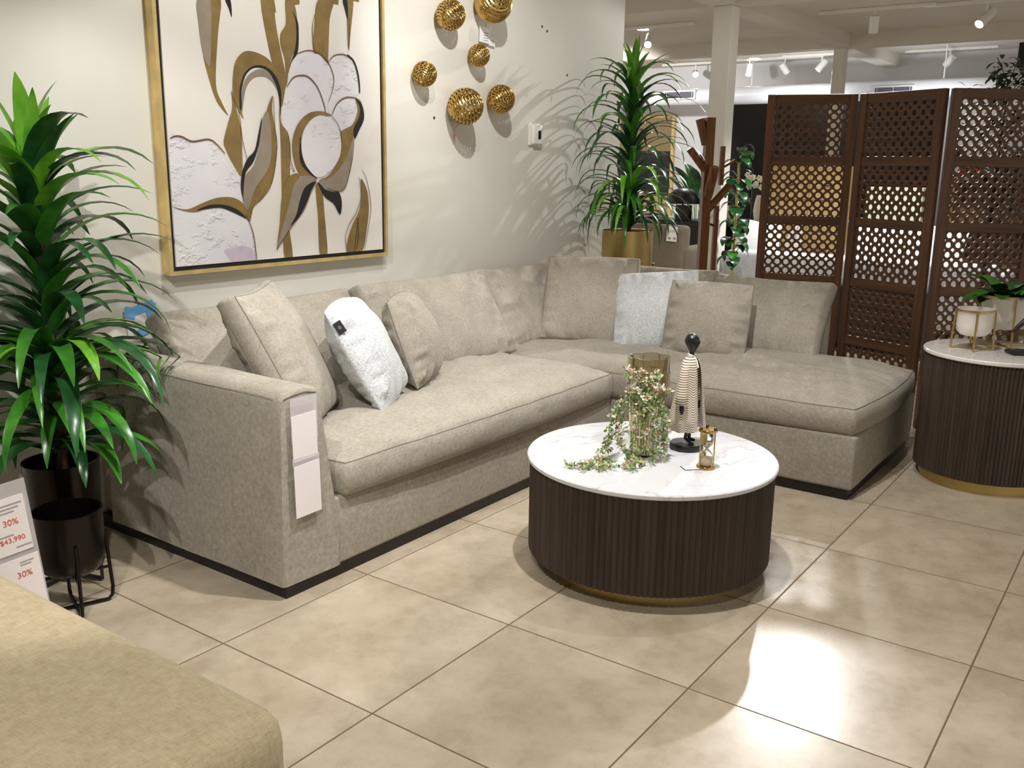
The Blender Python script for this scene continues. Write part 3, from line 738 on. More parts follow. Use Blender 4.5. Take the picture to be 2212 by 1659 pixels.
# taped note
t = thing('taped_note', 'white paper note fixed to the wall with blue tape behind the sofa', 'note', (1.155, .548, .775))
bm = nb(); box(bm, (-.075, -.004, -.055), (.06, -.002, .05), M=Matrix.Rotation(-.12, 4, 'Y')); obj('paper', bm, M['paperw'], t, False)
bm = nb()
for lo, hi, a in (((-.075, .03), (.07, .07), -.25), ((-.10, -.01), (-.045, .04), .3), ((-.07, -.07), (.02, -.035), -.3), ((.02, -.06), (.075, .06), -.15)): box(bm, (lo[0], -.007-.0015*abs(a), lo[1]), (hi[0], -.005, hi[1]), M=Matrix.Rotation(a, 4, 'Y') @ Matrix.Scale(.85, 4))
obj('tape', bm, M['blue'], t, False)
# ================================================================= round tables
def drum_table(label, loc, r, h, lip, ring_r, ring_h, n, mtop, cat='table'):
    t = thing('drum_table', label, cat, loc)
    bm = nb(); lathe(bm, [(0, 0), (ring_r, 0), (ring_r, ring_h+.005), (0, ring_h+.005)], 96); obj('base_ring', bm, M['brass'], t)
    bm = nb(); R = r-.009; S = n*8
    def mod(a, z): return 1-.006/R*(1-abs(math.sin(a*n/2)))**.7*1.0
    lathe(bm, [(0, ring_h), (R-.012, ring_h), (R, ring_h+.004), (R, h-lip), (0, h-lip)], S, mod=mod); obj('fluted_drum', bm, M['flute'], t, sharp=30)
    bm = nb(); lathe(bm, [(0, h-lip), (r-.004, h-lip), (r, h-lip+.004), (r, h-.004), (r-.004, h), (0, h)], 128); obj('marble_top', bm, mtop, t)
    return t
drum_table('low round coffee table with white marble top and dark fluted drum', (1.895, -1.307, 0), .434, .40, .018, .358, .052, 128, M['marble'], 'coffee table')
drum_table('taller round side table with grey marble top beside the chaise end', (3.691, -2.109, 0), .308, .60, .019, .27, .05, 110, M['marble2'], 'side table')

# ---------------------------------------------------------------- lobed vase
t = thing('glass_vase', 'tall olive glass vase with stacked lobed tiers behind the flowers', 'vase', (2.085, -1.185, .40))
tiers = [(0, .050), (.05, .054), (.10, .060), (.15, .064), (.20, .068), (.25, .074), (.305, .074)]
def lob(a, ph): return .84+.26*abs(math.cos(3*(a+ph)))**.6
bm = nb(); S = 100; outer = []; prof = []
for i in range(6):
    z0, z1 = tiers[i][0], tiers[i+1][0]; r = tiers[i+1][1]; ph = (i % 2)*PI/6+.2
    prof += [(r, z0+.001, ph), (r, z1-.001, ph)]
rings = []
for r, z, ph in prof: rings.append([bm.verts.new((r*lob(2*PI*k/S, ph)*math.cos(2*PI*k/S), r*lob(2*PI*k/S, ph)*math.sin(2*PI*k/S), z)) for k in range(S)])
for r, z, ph in reversed(prof): rings.append([bm.verts.new(((r-.007)*lob(2*PI*k/S, ph)*math.cos(2*PI*k/S), (r-.007)*lob(2*PI*k/S, ph)*math.sin(2*PI*k/S), max(z, .01))) for k in range(S)])
for A, B in zip(rings, rings[1:]):
    for k in range(S): bm.faces.new((A[k], A[(k+1) % S], B[(k+1) % S], B[k]))
bm.faces.new(rings[0]); bm.faces.new(rings[-1])
obj('vase_body', bm, M['vase'], t)
# ---------------------------------------------------------------- ribbed vase with trailing flowers
FV = V((1.865, -1.285, .40))
t = thing('ribbed_vase', 'small ribbed pale olive glass vase holding the trailing flowers', 'vase', FV)
bm = nb(); rib = lambda a, z: 1+.03*math.cos(a*26)
lathe(bm, [(0, 0), (.036, 0), (.040, .01), (.045, .10), (.050, .20), (.047, .205), (.044, .20), (.040, .10), (.036, .012), (0, .01)], 104, mod=rib); obj('vase_body', bm, M['vase2'], t)
fl = thing('trailing_flowers', 'trailing artificial blossom spray with pink and cream flowers spilling onto the marble', 'flowers', FV)
rnd = random.Random(5)
rt = V((.583, -.813, 0)); tw = V((-.815, -.58, 0))      # screen right on the table, and towards the viewer
top = V((0, 0, .20))
def arc(pts, n=26):
    pts = [V(p) for p in pts]; out = []
    for i in range(len(pts)-1):
        p0, p1, p2, p3 = pts[max(i-1, 0)], pts[i], pts[i+1], pts[min(i+2, len(pts)-1)]
        for s in range(n): q = s/n; out.append(.5*((2*p1)+(p2-p0)*q+(2*p0-5*p1+4*p2-p3)*q*q+(3*p1-p0-3*p2+p3)*q**3))
    out.append(pts[-1]); return out
def P3(a, b, z): return rt*a+tw*b+V((0, 0, z))
stems = [
    [P3(0, 0, .10), P3(-.01, .01, .24), P3(-.05, .02, .285), P3(-.065, .02, .30)], [P3(0, 0, .10), P3(.0, .02, .24), P3(-.02, .03, .285), P3(-.02, .035, .31)],
    [P3(0, 0, .10), P3(.02, .02, .23), P3(.03, .03, .27), P3(.04, .03, .30)], [P3(0, 0, .10), P3(.03, .03, .24), P3(.055, .04, .245), P3(.085, .05, .235)],
    [P3(0, 0, .12), P3(-.03, .04, .235), P3(-.09, .06, .20), P3(-.12, .07, .12), P3(-.13, .085, .05), P3(-.17, .13, .012), P3(-.24, .165, .010), P3(-.275, .155, .012)],
    [P3(0, 0, .12), P3(-.04, .03, .23), P3(-.09, .04, .17), P3(-.105, .06, .09), P3(-.16, .075, .022)],
    [P3(0, 0, .12), P3(-.035, .05, .23), P3(-.075, .07, .16), P3(-.085, .08, .07), P3(-.06, .11, .02), P3(-.02, .14, .010), P3(-.13, .19, .010)],
    [P3(0, 0, .12), P3(.0, .06, .22), P3(-.015, .085, .14), P3(-.015, .095, .05), P3(-.035, .14, .015), P3(-.055, .20, .010)],
    [P3(0, 0, .12), P3(.02, .06, .22), P3(.02, .085, .14), P3(.025, .09, .04), P3(.02, .12, .012)],
    [P3(0, 0, .12), P3(.04, .05, .21), P3(.06, .07, .14), P3(.065, .07, .06), P3(.06, .09, .015)],
    [P3(0, 0, .12), P3(.05, .03, .20), P3(.07, .045, .13), P3(.07, .05, .05)],
    [P3(0, 0, .12), P3(.01, .06, .20), P3(.04, .08, .10), P3(.045, .085, .03)],
    [P3(0, 0, .12), P3(-.01, .05, .22), P3(-.04, .075, .15), P3(-.045, .085, .07), P3(-.05, .10, .03)],
    [P3(-.15, .12, .013), P3(-.19, .17, .010), P3(-.225, .20, .010)], [P3(-.12, .12, .013), P3(-.15, .18, .01), P3(-.165, .21, .01)],
]
sb, lb, bb = nb(), nb(), nb()
def petal(bm, c, d, L, w, mi):
    d = d.normalized(); s = d.cross(V((rnd.uniform(-1, 1), rnd.uniform(-1, 1), rnd.uniform(-1, 1)))).normalized(); n = d.cross(s)
    v = [bm.verts.new(c), bm.verts.new(c+d*L*.5+s*w), bm.verts.new(c+d*L+n*w*.3), bm.verts.new(c+d*L*.5-s*w), bm.verts.new(c+d*L*.5-n*w*.35)]
    for a, b in ((1, 2), (2, 3)):
        f_ = bm.faces.new((v[4], v[a], v[b])); f_.material_index = mi
    f_ = bm.faces.new((v[0], v[1], v[4])); f_.material_index = mi; f_ = bm.faces.new((v[0], v[4], v[3])); f_.material_index = mi
def rd(): return V((rnd.gauss(0, 1), rnd.gauss(0, 1), rnd.gauss(0, 1))).normalized()
for si, st in enumerate(stems):
    pts = arc(st, 10); tube(sb, pts, .0011, 4)
    acc = 0
    for a, b in zip(pts, pts[1:]):
        acc += (b-a).length
        if acc < .0045: continue
        acc = 0
        if a.z < .19 and abs(a.x) < .03 and abs(a.y) < .03: continue
        for _ in range(3):
            c = a+rd()*.012; c.z = max(c.z, .004); d = rd(); petal(lb, c, d if c.z > .012 else V((d.x, d.y, abs(d.z))), rnd.uniform(.012, .021), rnd.uniform(.004, .007), rnd.choice((0, 0, 1, 1, 2)))
        if rnd.random() < .34 or a.z > .25:
            c = a+rd()*.012; c.z = max(c.z, .008); mi = rnd.choice((0, 0, 0, 1)) if a.z > .1 else rnd.choice((0, 0, 1))
            for _ in range(9 if a.z > .22 else 6):
                d = rd(); d.z = abs(d.z); petal(bb, c+rd()*.008, d, rnd.uniform(.010, .017), rnd.uniform(.0032, .0055), mi)
obj('stems', sb, plain('green_stem', '5C7440', .6), fl); obj('foliage', lb, [plain('sage_leaf', '9AAA78', .55, scale=60, var=.2), plain('moss_leaf', '7A9655', .55, scale=60, var=.2), plain('olive_leaf', 'B2B474', .55, scale=60, var=.15)], fl, sharp=60)
obj('blossoms', bb, [plain('cream_petal', 'F6EFDF', .6), plain('pink_petal', 'EBC8B8', .6, var=.1, scale=80)], fl, sharp=60)
# ---------------------------------------------------------------- acrylic price card
t = thing('price_card_holder', 'clear acrylic card holder with red printed price between the vases', 'price card', (2.0, -1.285, .40), rz=-.95)
bm = nb(); box(bm, (-.032, -.003, 0), (.032, .003, .105)); box(bm, (-.032, -.02, 0), (.032, .02, .003)); obj('holder', bm, M['clear'], t, False)
bm = nb(); box(bm, (-.029, -.0044, .012), (.029, -.0032, .10)); obj('card', bm, M['paperw'], t, False)
bm = nb()
for k, (a, b) in enumerate(((.074, .077), (.068, .0705), (.030, .032))): box(bm, (-.02, -.005, a), (.018-.004*k, -.0046, b))
obj('small_print', bm, M['ink'], t, False)
bm = nb(); box(bm, (-.016, -.005, .052), (.012, -.0046, .058)); box(bm, (-.012, -.005, .042), (.016, -.0046, .048)); obj('red_print', bm, M['redink'], t, False)
# ---------------------------------------------------------------- price slip
t = thing('price_slip', 'small dark-edged price slip lying flat beside the hourglass', 'price slip', (1.835, -1.49, .4005), rz=-.75)
bm = nb(); box(bm, (-.033, -.022, 0), (.033, .022, .001)); obj('border', bm, M['char'], t, False)
bm = nb(); box(bm, (-.030, -.019, .0008), (.030, .019, .0016)); obj('slip_paper', bm, M['paperw'], t, False)
bm = nb(); box(bm, (-.014, -.004, .0015), (.018, -.001, .002)); box(bm, (-.010, .003, .0015), (.016, .0055, .002)); obj('small_print', bm, M['ink'], t, False)
# ---------------------------------------------------------------- hourglass
t = thing('hourglass', 'brass hourglass with clear glass and pale sand', 'hourglass', (1.868, -1.525, .40))
for z in (0, .126):
    bm = nb(); lathe(bm, [(0, z), (.030, z), (.032, z+.002), (.032, z+.006), (.030, z+.009), (0, z+.009)], 40); obj('end_plate', bm, M['gold'], t)
for k in range(3):
    a = .5+2*PI*k/3; x, y = .0265*math.cos(a), .0265*math.sin(a)
    bm = nb(); tube(bm, [(x, y, .008), (x, y, .128)], .0026, 8); o_ = obj('post', bm, M['brass'], t)
    bm = nb(); lathe(bm, [(0, .134), (.005, .134), (.005, .142), (.003, .144), (0, .144)], 12, c=(x, y, 0)); obj('post_cap', bm, plain('copper_cap', '5E3A28', .4, metal=.5), o_)
bm = nb(); oc = [(.002, .009), (.018, .0095), (.0215, .02), (.0215, .038), (.018, .052), (.010, .061), (.0042, .0675), (.010, .074), (.018, .083), (.0215, .097), (.0215, .115), (.018, .1255), (.002, .1258)]
lathe(bm, oc, 32); obj('glass_bulbs', bm, M['cglass'], t)
bm = nb(); lathe(bm, [(0, .0105), (.017, .0105), (.0195, .02), (.0195, .034), (.012, .038), (0, .040)], 28); obj('sand', bm, plain('pale_sand', 'E4D3B8', .9, scale=400, var=.12), t)
# ---------------------------------------------------------------- figurine
t = thing('figurine', 'slim black figurine in a striped cream and brown coat on a round base', 'figurine', (2.035, -1.375, .40), rz=math.radians(-92))
bm = nb(); lathe(bm, [(0, 0), (.058, 0), (.060, .003), (.060, .019), (.057, .023), (0, .023)], 48); obj('base', bm, M['black'], t)
# local frame: faces +x
bm = nb(); ed = []
def chain(ch):
    return [bm.verts.new(p) for p, _ in ch]
sk = [((0, 0, .19), .024), ((0, 0, .255), .022), ((0, 0, .30), .020), ((.0, 0, .333), .0095), ((.002, 0, .352), .0085), ((.004, 0, .374), .024), ((-.002, 0, .394), .030), ((-.003, 0, .408), .022),
      ((0, .012, .17), .013), ((.0, .013, .10), .0085), ((.002, .013, .05), .0072), ((.003, .013, .034), .0072), ((.026, .015, .030), .006),
      ((0, -.012, .17), .013), ((.008, -.014, .10), .0085), ((.004, -.014, .055), .0072), ((.0, -.014, .040), .0072), ((.026, -.016, .030), .006),
      ((0, .034, .29), .012), ((.0, .052, .22), .010), ((.004, .061, .175), .008), ((.006, .064, .155), .0105), ((.008, .064, .136), .005),
      ((0, -.034, .29), .012), ((.0, -.052, .22), .010), ((.004, -.061, .175), .008), ((.006, -.064, .155), .0105), ((.008, -.064, .136), .005), ((-.003, 0, .418), .009)]
vs_ = [bm.verts.new(p) for p, _ in sk]
for a, b in ((0, 1), (1, 2), (2, 3), (3, 4), (4, 5), (5, 6), (6, 7), (0, 8), (8, 9), (9, 10), (10, 11), (11, 12), (0, 13), (13, 14), (14, 15), (15, 16), (16, 17), (2, 18), (18, 19), (19, 20), (20, 21), (21, 22), (2, 23), (23, 24), (24, 25), (25, 26), (26, 27), (7, 28)):
    bm.edges.new((vs_[a], vs_[b]))
me = bpy.data.meshes.new('body'); bm.to_mesh(me); bm.free(); me.materials.append(plain('black_resin', '17161A', .35))
bo = bpy.data.objects.new('body', me); COL.objects.link(bo); bo.parent = t
md = bo.modifiers.new('skin', 'SKIN'); md.use_smooth_shade = True
for i, (_, r) in enumerate(sk): me.skin_vertices[0].data[i].radius = (r, r)
me.skin_vertices[0].data[0].use_root = True
md = bo.modifiers.new('sub', 'SUBSURF'); md.levels = md.render_levels = 2
# face: nose, brow, lips, ears (head turned to the right of the body)
bm = nb(); H = Matrix.Translation((.002, 0, .388)) @ Matrix.Rotation(math.radians(25), 4, 'Z')
ball(bm, (.0215, 0, -.002), .004, (1, .7, 1.8), 8, 6); ball(bm, (.0195, 0, -.013), .004, (.9, 1.4, .6), 8, 6)
for s in (-1, 1): ball(bm, (.0205, s*.007, .004), .003, (.7, 1.3, .7), 8, 6); ball(bm, (-.001, s*.0225, -.001), .004, (.7, .4, 1.3), 8, 6)
bmesh.ops.transform(bm, matrix=H, verts=bm.verts[:]); obj('face', bm, M['black'], bo)
# coat: open in front, flared, pleated, striped
q = NT('striped_coat'); uv = q.n('ShaderNodeUVMap'); sp = q.n('ShaderNodeSeparateXYZ'); q.l(uv.outputs[0], sp.inputs[0])
st_ = q.math('FRACT', q.math('MULTIPLY', sp.outputs[1], 34)); fz = q.ramp(st_, .60, .68)
q.set(col=q.mix(fz, lin('F0E6D4'), lin('6B4A34')), rough=.6); cm = q.m
def coat(bm, rows, a0, a1, n, uvl):
    G = []
    for (z, rx, ry, cx, cy) in rows:
        G.append([(bm.verts.new((cx+rx*(1+.07*math.cos(9*a)*max(0, (.30-z)/.22))*math.cos(a), cy+ry*(1+.07*math.cos(9*a)*max(0, (.30-z)/.22))*math.sin(a), z)), a, z) for a in [a0+(a1-a0)*k/n for k in range(n+1)]])
    for A, B in zip(G, G[1:]):
        for k in range(n):
            q4 = (A[k], A[k+1], B[k+1], B[k]); f_ = bm.faces.new([x[0] for x in q4])
            for lp, x in zip(f_.loops, q4): lp[uvl].uv = (x[1], (x[2]+.012*math.cos(9*x[1])*max(0, (.32-x[2])/.25))/.28)
bm = nb(); ul = bm.loops.layers.uv.new('UVMap')
coat(bm, [(.075, .062, .076, -.004, 0), (.12, .058, .070, -.003, 0), (.18, .050, .062, -.002, 0), (.24, .042, .054, -.001, 0), (.28, .037, .050, 0, 0), (.305, .032, .046, 0, 0), (.322, .026, .038, 0, 0), (.334, .017, .022, 0, 0), (.342, .0115, .0125, 0, 0)], .32, 2*PI-.32, 72, ul)
co_ = obj('coat', bm, cm, t, sharp=80); md = co_.modifiers.new('cloth', 'SOLIDIFY'); md.thickness = .002
bm = nb(); ul = bm.loops.layers.uv.new('UVMap')
for s in (-1, 1):
    pth = [(.0, s*.032, .316), (0, s*.043, .292), (.001, s*.052, .24), (.003, s*.060, .205), (.004, s*.066, .172)]; rr = [.010, .016, .018, .020, .023]
    R = tube(bm, pth, rr, 16, cap=False)
    for f_ in bm.faces:
        for lp in f_.loops: lp[ul].uv = (0, lp.vert.co.z/.28)
sl = obj('sleeves', bm, cm, t, sharp=80); md = sl.modifiers.new('cloth', 'SOLIDIFY'); md.thickness = .0015
bm = nb(); tube(bm, [(.012*math.cos(a), .013*math.sin(a), .343+.004*math.cos(a+PI)) for a in [.3+(2*PI-.6)*k/16 for k in range(17)]]+[(.024, -.006, .322), (.032, -.009, .30)], .0035, 8); obj('collar', bm, plain('cream_trim', 'EFE7DA', .6), t)
# ================================================================= potted palms (dracaena)
def dracaena(label, loc, trunk_h, tiers, pot, seed, wide, rt_=.016):
    rnd = random.Random(seed); t = thing('potted_palm', label, 'plant', loc)
    bm = nb(); n = 24; tube(bm, [(.008*math.sin(k*.5), .006*math.cos(k*.4)-.006, trunk_h*k/n) for k in range(n+1)], [rt_*(1+.08*(k % 2)) for k in range(n+1)], 10); obj('trunk', bm, M['bark'], t)
    bm = nb()
    for z0, z1, n, l0, l1, e0, e1, d0, d1, bright in tiers:
        for i in range(n):
            f_ = i/(n-1); z = z0+(z1-z0)*f_; az = i*2.39996+rnd.uniform(-.35, .35)
            L = l0+(l1-l0)*f_; L *= rnd.uniform(.8, 1.15); el = e0+(e1-e0)*f_+rnd.uniform(-.15, .15); dr = d0+(d1-d0)*f_+rnd.uniform(-.35, .35)
            mi = 2 if f_ > bright and rnd.random() < .8 else (1 if rnd.random() < .45 else 0)
            if rnd.random() < .06: mi = 2
            ribbon(bm, (.008*math.cos(az), .008*math.sin(az), z), az, el, L, wide*rnd.uniform(.8, 1.15)*(1.15 if f_ > bright else 1), dr, 10, mi, .3, rnd.uniform(-.35, .35))
    for v in bm.verts:              # leaves bend away from the wall and the sofa arm
        y = v.co.y+loc[1]; s, m = .38, .535
        if y > s: v.co.y = s+(m-s)*(1-math.exp(-(y-s)/(m-s)))-loc[1]
        x = v.co.x+loc[0]; z = v.co.z+loc[2]; s, m = .80, .882
        if loc[0] < 1 and z < .70 and x > s: v.co.x = s+(m-s)*(1-math.exp(-(x-s)/(m-s)))-loc[0]
        if loc[0] > 3 and z < .86 and x < 4.16: v.co.x = 4.16-.10*(1-math.exp(-(4.16-x)/.10))-loc[0]
    obj('foliage', bm, [M['leaf'], M['leafd'], M['leafy']], t, sharp=70)
    return t
def pot(parent, name, r, h, m, rb=None, c=(0, 0, 0), th=.006, rnd_=.05, soil=True):
    rb = rb or r; bm = nb()
    lathe(bm, [(0, 0), (rb-rnd_, 0), (rb-rnd_*.45, rnd_*.12), (rb-rnd_*.1, rnd_*.5), (rb, rnd_*1.1), (r, h-.004), (r+.001, h), (r-th, h), (r-th, h-.004), (rb-th, rnd_), (rb-rnd_, th), (0, th)], 56, c=c)
    o = obj(name, bm, m, parent)
    if soil:
        bm = nb(); lathe(bm, [(0, h*.78), (r-th-.001, h*.78), (r-th-.001, h*.74), (0, h*.74)], 32, c=c); obj('soil', bm, M['soil'], o)
    return o
# left palm in a gunmetal planter on a square-tube stand
LP = (.59, .195, 0)
st = thing('planter', 'large gunmetal planter on a black stand holding the left palm', 'planter', LP)
pot(st, 'bowl', .118, .25, M['darkmetal'], .112, (0, 0, .16), rnd_=.06)
bm = nb()
for a in (.3, .3+PI/2): 
    c, s = math.cos(a), math.sin(a); x = .128
    tube(bm, [(x*c, x*s, .21), (x*c, x*s, .009), (-x*c, -x*s, .009), (-x*c, -x*s, .21)], .008, 4, sq=True)
for z in (.152,):
    tube(bm, [(.128*math.cos(.3), .128*math.sin(.3), z), (-.128*math.cos(.3), -.128*math.sin(.3), z)], .006, 4, sq=True)
tube(bm, [(.128*math.cos(.3+PI/2), .128*math.sin(.3+PI/2), .152), (-.128*math.cos(.3+PI/2), -.128*math.sin(.3+PI/2), .152)], .006, 4, sq=True)
obj('stand', bm, M['black'], st, sharp=30)
dracaena('tall broad-leaved artificial palm at the left before the white wall', (LP[0], LP[1], .345), .90,
    [(.28, .95, 84, .49, .41, .85, 1.1, 2.0, 1.5, .84), (.90, 1.02, 14, .30, .26, 1.1, 1.5, .9, .3, .0), (.08, .42, 60, .40, .46, .5, 1.0, 1.7, 2.0, .9)], None, 12, .060, .017)
# small empty gunmetal planter in front
s2 = thing('planter', 'small empty gunmetal planter on a bent wire stand in front', 'planter', (.465, -.05, 0))
pot(s2, 'bowl', .101, .205, M['darkmetal'], .099, (0, 0, .125), rnd_=.055, soil=False)
for a in (-.35, -.35+PI/2):
    c, s = math.cos(a), math.sin(a); x = .112; pts = [(x*.93, .235)]
    pts = [(x*.92, .24), (x*.95, .15), (x, .05), (x*.97, .02), (x*.86, .007), (0, .007), (-x*.86, .007), (-x*.97, .02), (-x, .05), (-x*.95, .15), (-x*.92, .24)]
    bm = nb(); tube(bm, [(p*c, p*s, z) for p, z in pts], .0058, 8); obj('leg_loop', bm, M['darkmetal'], s2)
bm = nb()
for a in (-.35, -.35+PI/2):
    c, s = math.cos(a), math.sin(a); tube(bm, [(.107*c, .107*s, .118), (0, 0, .114), (-.107*c, -.107*s, .118)], .005, 8)
obj('cross_brace', bm, M['darkmetal'], s2)
# barcode tag tied to the large planter stand
t = thing('hang_tag', 'white barcode tag hanging from the black planter stand', 'tag', (.475, .165, .17))
bm = nb(); tube(bm, [(0, 0, 0), (0, 0, -.03)], .001, 5); obj('string', bm, M['ink'], t)
bm = nb(); box(bm, (-.018, -.001, -.13), (.018, .001, -.03), M=Matrix.Rotation(-.5, 4, 'Z')); obj('tag_card', bm, M['paperw'], t, False)
# right palm in a brass planter on a tall stand, behind the sofa corner
RP = (4.47, .225, 0)
st = thing('planter', 'brushed brass cylinder planter behind the sofa corner', 'planter', RP)
pot(st, 'bowl', .165, .42, M['brass'], .165, (0, 0, .57), rnd_=.02)
bm = nb()
for a in (.55, .55+PI/2, .55+PI, .55+1.5*PI):
    x, y = .176*math.cos(a), .176*math.sin(a); tube(bm, [(x, y, 0), (x, y, .78)], .009, 4, sq=True)
for a in (.55, .55+PI/2): tube(bm, [(.176*math.cos(a), .176*math.sin(a), .56), (-.176*math.cos(a), -.176*math.sin(a), .56)], .008, 4, sq=True)
obj('stand', bm, M['brass'], st, sharp=30)
dracaena('slender arching artificial palm in the brass planter by the wall end', (RP[0], RP[1], .895), .92,
    [(.36, .98, 72, .53, .47, .95, 1.15, 2.2, 1.9, .86), (.95, 1.05, 12, .30, .24, 1.2, 1.5, .9, .3, .0), (.10, .34, 70, .49, .46, .75, 1.0, 2.2, 2.3, .85)], None, 29, .042, .015)

# ================================================================= foreground upholstery and price sign
bm = fabbox((-1.5, -1.54, .02), (.058, -.42, .418), .06, 12, .006, 41)
bx = thing('ottoman', 'beige chenille ottoman cropped at the bottom left corner', 'ottoman', (-.7, -.9, 0))
bmesh.ops.translate(bm, vec=(.7, .9, 0), verts=bm.verts[:]); obj('upholstery', bm, M['sofa2'], bx)
bm = nb()
for x in (-.7, .68):
    for y in (-.57, .41): box(bm, (x-.03, y-.03, 0), (x+.03, y+.03, .03))
obj('feet', bm, M['black'], bx, False)
bm = nb(); tube(bm, [(.7575, -.56+.095*k, .355) for k in range(11)], .002, 5); obj('seam', bm, M['seam'], bx)
sg = thing('price_sign', 'white price sign with red 30% and $43,990 print at the left edge', 'sign', (.12, -.30, 0), rz=-.08)
Ms = Matrix.Translation((0, 0, .53)) @ Matrix.Rotation(-.09, 4, 'Y')
def sbx(n, lo, hi, m, bm=None):
    bm = bm or nb(); box(bm, lo, hi); bmesh.ops.transform(bm, matrix=Ms, verts=bm.verts[:]); return obj(n, bm, m, sg, False)
sbx('sleeve', (-.24, .001, -.50), (.105, .004, .012), M['clear'])
sbx('card', (-.235, -.002, -.185), (.092, .0005, -.028), M['paper']); sbx('card', (-.235, -.002, -.40), (.100, .0005, -.202), M['paper'])
def stext(s, x, z, size, m, n): 
    obj(n, text_bm(s, size, Ms @ basis((x, -.0026, z), (1, 0, 0), (0, 0, 1), (0, -1, 0))), m, sg, False)
stext('30%', .028, -.104, .024, M['redink'], 'red_print'); stext('$43,990', .012, -.152, .020, M['redink'], 'red_print'); stext('30%', .036, -.258, .024, M['redink'], 'red_print')
bm = nb()
for z0, x0 in ((-.05, .085), (-.060, .075), (-.070, .062), (-.134, .05), (-.218, .085), (-.226, .078), (-.172, .09)): box(bm, (-.08 if z0 > -.17 else .05, -.0026, z0), (x0, -.0019, z0+.0045))
bmesh.ops.transform(bm, matrix=Ms, verts=bm.verts[:]); obj('small_print', bm, M['ink'], sg, False)
bm = nb(); tube(bm, [(-.06, .012, 0), (-.06, .012, .5)], .006, 8); lathe(bm, [(0, 0), (.07, 0), (.07, .008), (0, .008)], 24, c=(-.06, .012, 0)); obj('stand', bm, M['white'], sg)

# ================================================================= planters on the side table
def gold_planter(label, loc, r, h, H, ang, n=4):
    t = thing('tabletop_planter', label, 'planter', loc, group='white pots in gold stands')
    pot(t, 'bowl', r, h, M['ceramic'], r, (0, 0, H-h), rnd_=r*.6, soil=False)
    bm = nb(); lathe(bm, [(r+.002, H-.012), (r+.006, H-.012), (r+.006, H-.003), (r+.002, H-.003)], 48, closed=True); obj('ring', bm, M['brass'], t)
    for k in range(n):
        a = ang+2*PI*k/n; c, s = math.cos(a), math.sin(a)
        bm = nb(); tube(bm, [((r+.005)*c, (r+.005)*s, H-.006), ((r+.012)*c, (r+.012)*s, .004)], .0052, 4, sq=True); obj('leg', bm, M['brass'], t, sharp=30)
    bm = nb()
    for k in range(n//2 if n % 2 == 0 else n):
        a = ang+2*PI*k/n; c, s = math.cos(a)*(r+.012), math.sin(a)*(r+.012)
        tube(bm, [(c, s, .004), (-c, -s, .004)], .004, 4, sq=True)
    obj('foot_cross', bm, M['brass'], t, sharp=30); return t
gold_planter('small empty white pot in a gold stand at the front', (3.66, -2.005, .6005), .076, .125, .185, .25)
gold_planter('larger white pot in a gold stand holding a leafy plant', (3.855, -2.085, .6005), .105, .16, .235, .6)
pl = thing('leafy_plant', 'low broad-leaved green plant in the larger white pot', 'plant', (3.855, -2.085, .805))
bm = nb(); rnd = random.Random(4)
for i in range(26):
    az = i*2.4; ribbon(bm, (.01*math.cos(az), .01*math.sin(az), .0), az, rnd.uniform(.5, 1.2), rnd.uniform(.14, .22), .085, rnd.uniform(.9, 1.6), 9, rnd.choice((0, 1, 1, 2)) if i % 5 == 0 else rnd.choice((0, 1)), .25, .2, lambda t_: math.sin(PI*min(1, max(.06, t_)**1.3))**.8 if t_ > .25 else .08)
obj('foliage', bm, [M['leaf'], M['leafd'], M['leafy']], pl, sharp=70)
bm = nb(); lathe(bm, [(0, .0), (.09, .0), (.09, .01), (0, .02)], 24, c=(0, 0, -.03)); obj('moss', bm, M['leafd'], pl)
# dark abstract sculpture at the right edge
sc = thing('sculpture', 'dark abstract sculpture with a pale orange ball, cut by the right edge', 'sculpture', (3.66, -2.205, .6005), rz=-.95)
bm = nb(); box(bm, (-.055, -.04, 0), (.09, .04, .018), .006); obj('base', bm, M['black'], sc)
bm = nb(); tube(bm, [(.045, 0, .015), (.06, 0, .06), (.055, 0, .12), (.03, 0, .165), (.0, 0, .15), (-.03, 0, .12), (-.05, 0, .098)], [.008, .012, .014, .014, .012, .010, .006], 12)
tube(bm, [(.035, 0, .16), (.06, 0, .20), (.085, 0, .225)], [.013, .016, .010], 12); obj('figure', bm, plain('dark_bronze', '2A2022', .35), sc)
bm = nb(); ball(bm, (.022, -.015, .036), .017); obj('ball', bm, plain('pale_orange', 'E0A878', .5), sc)

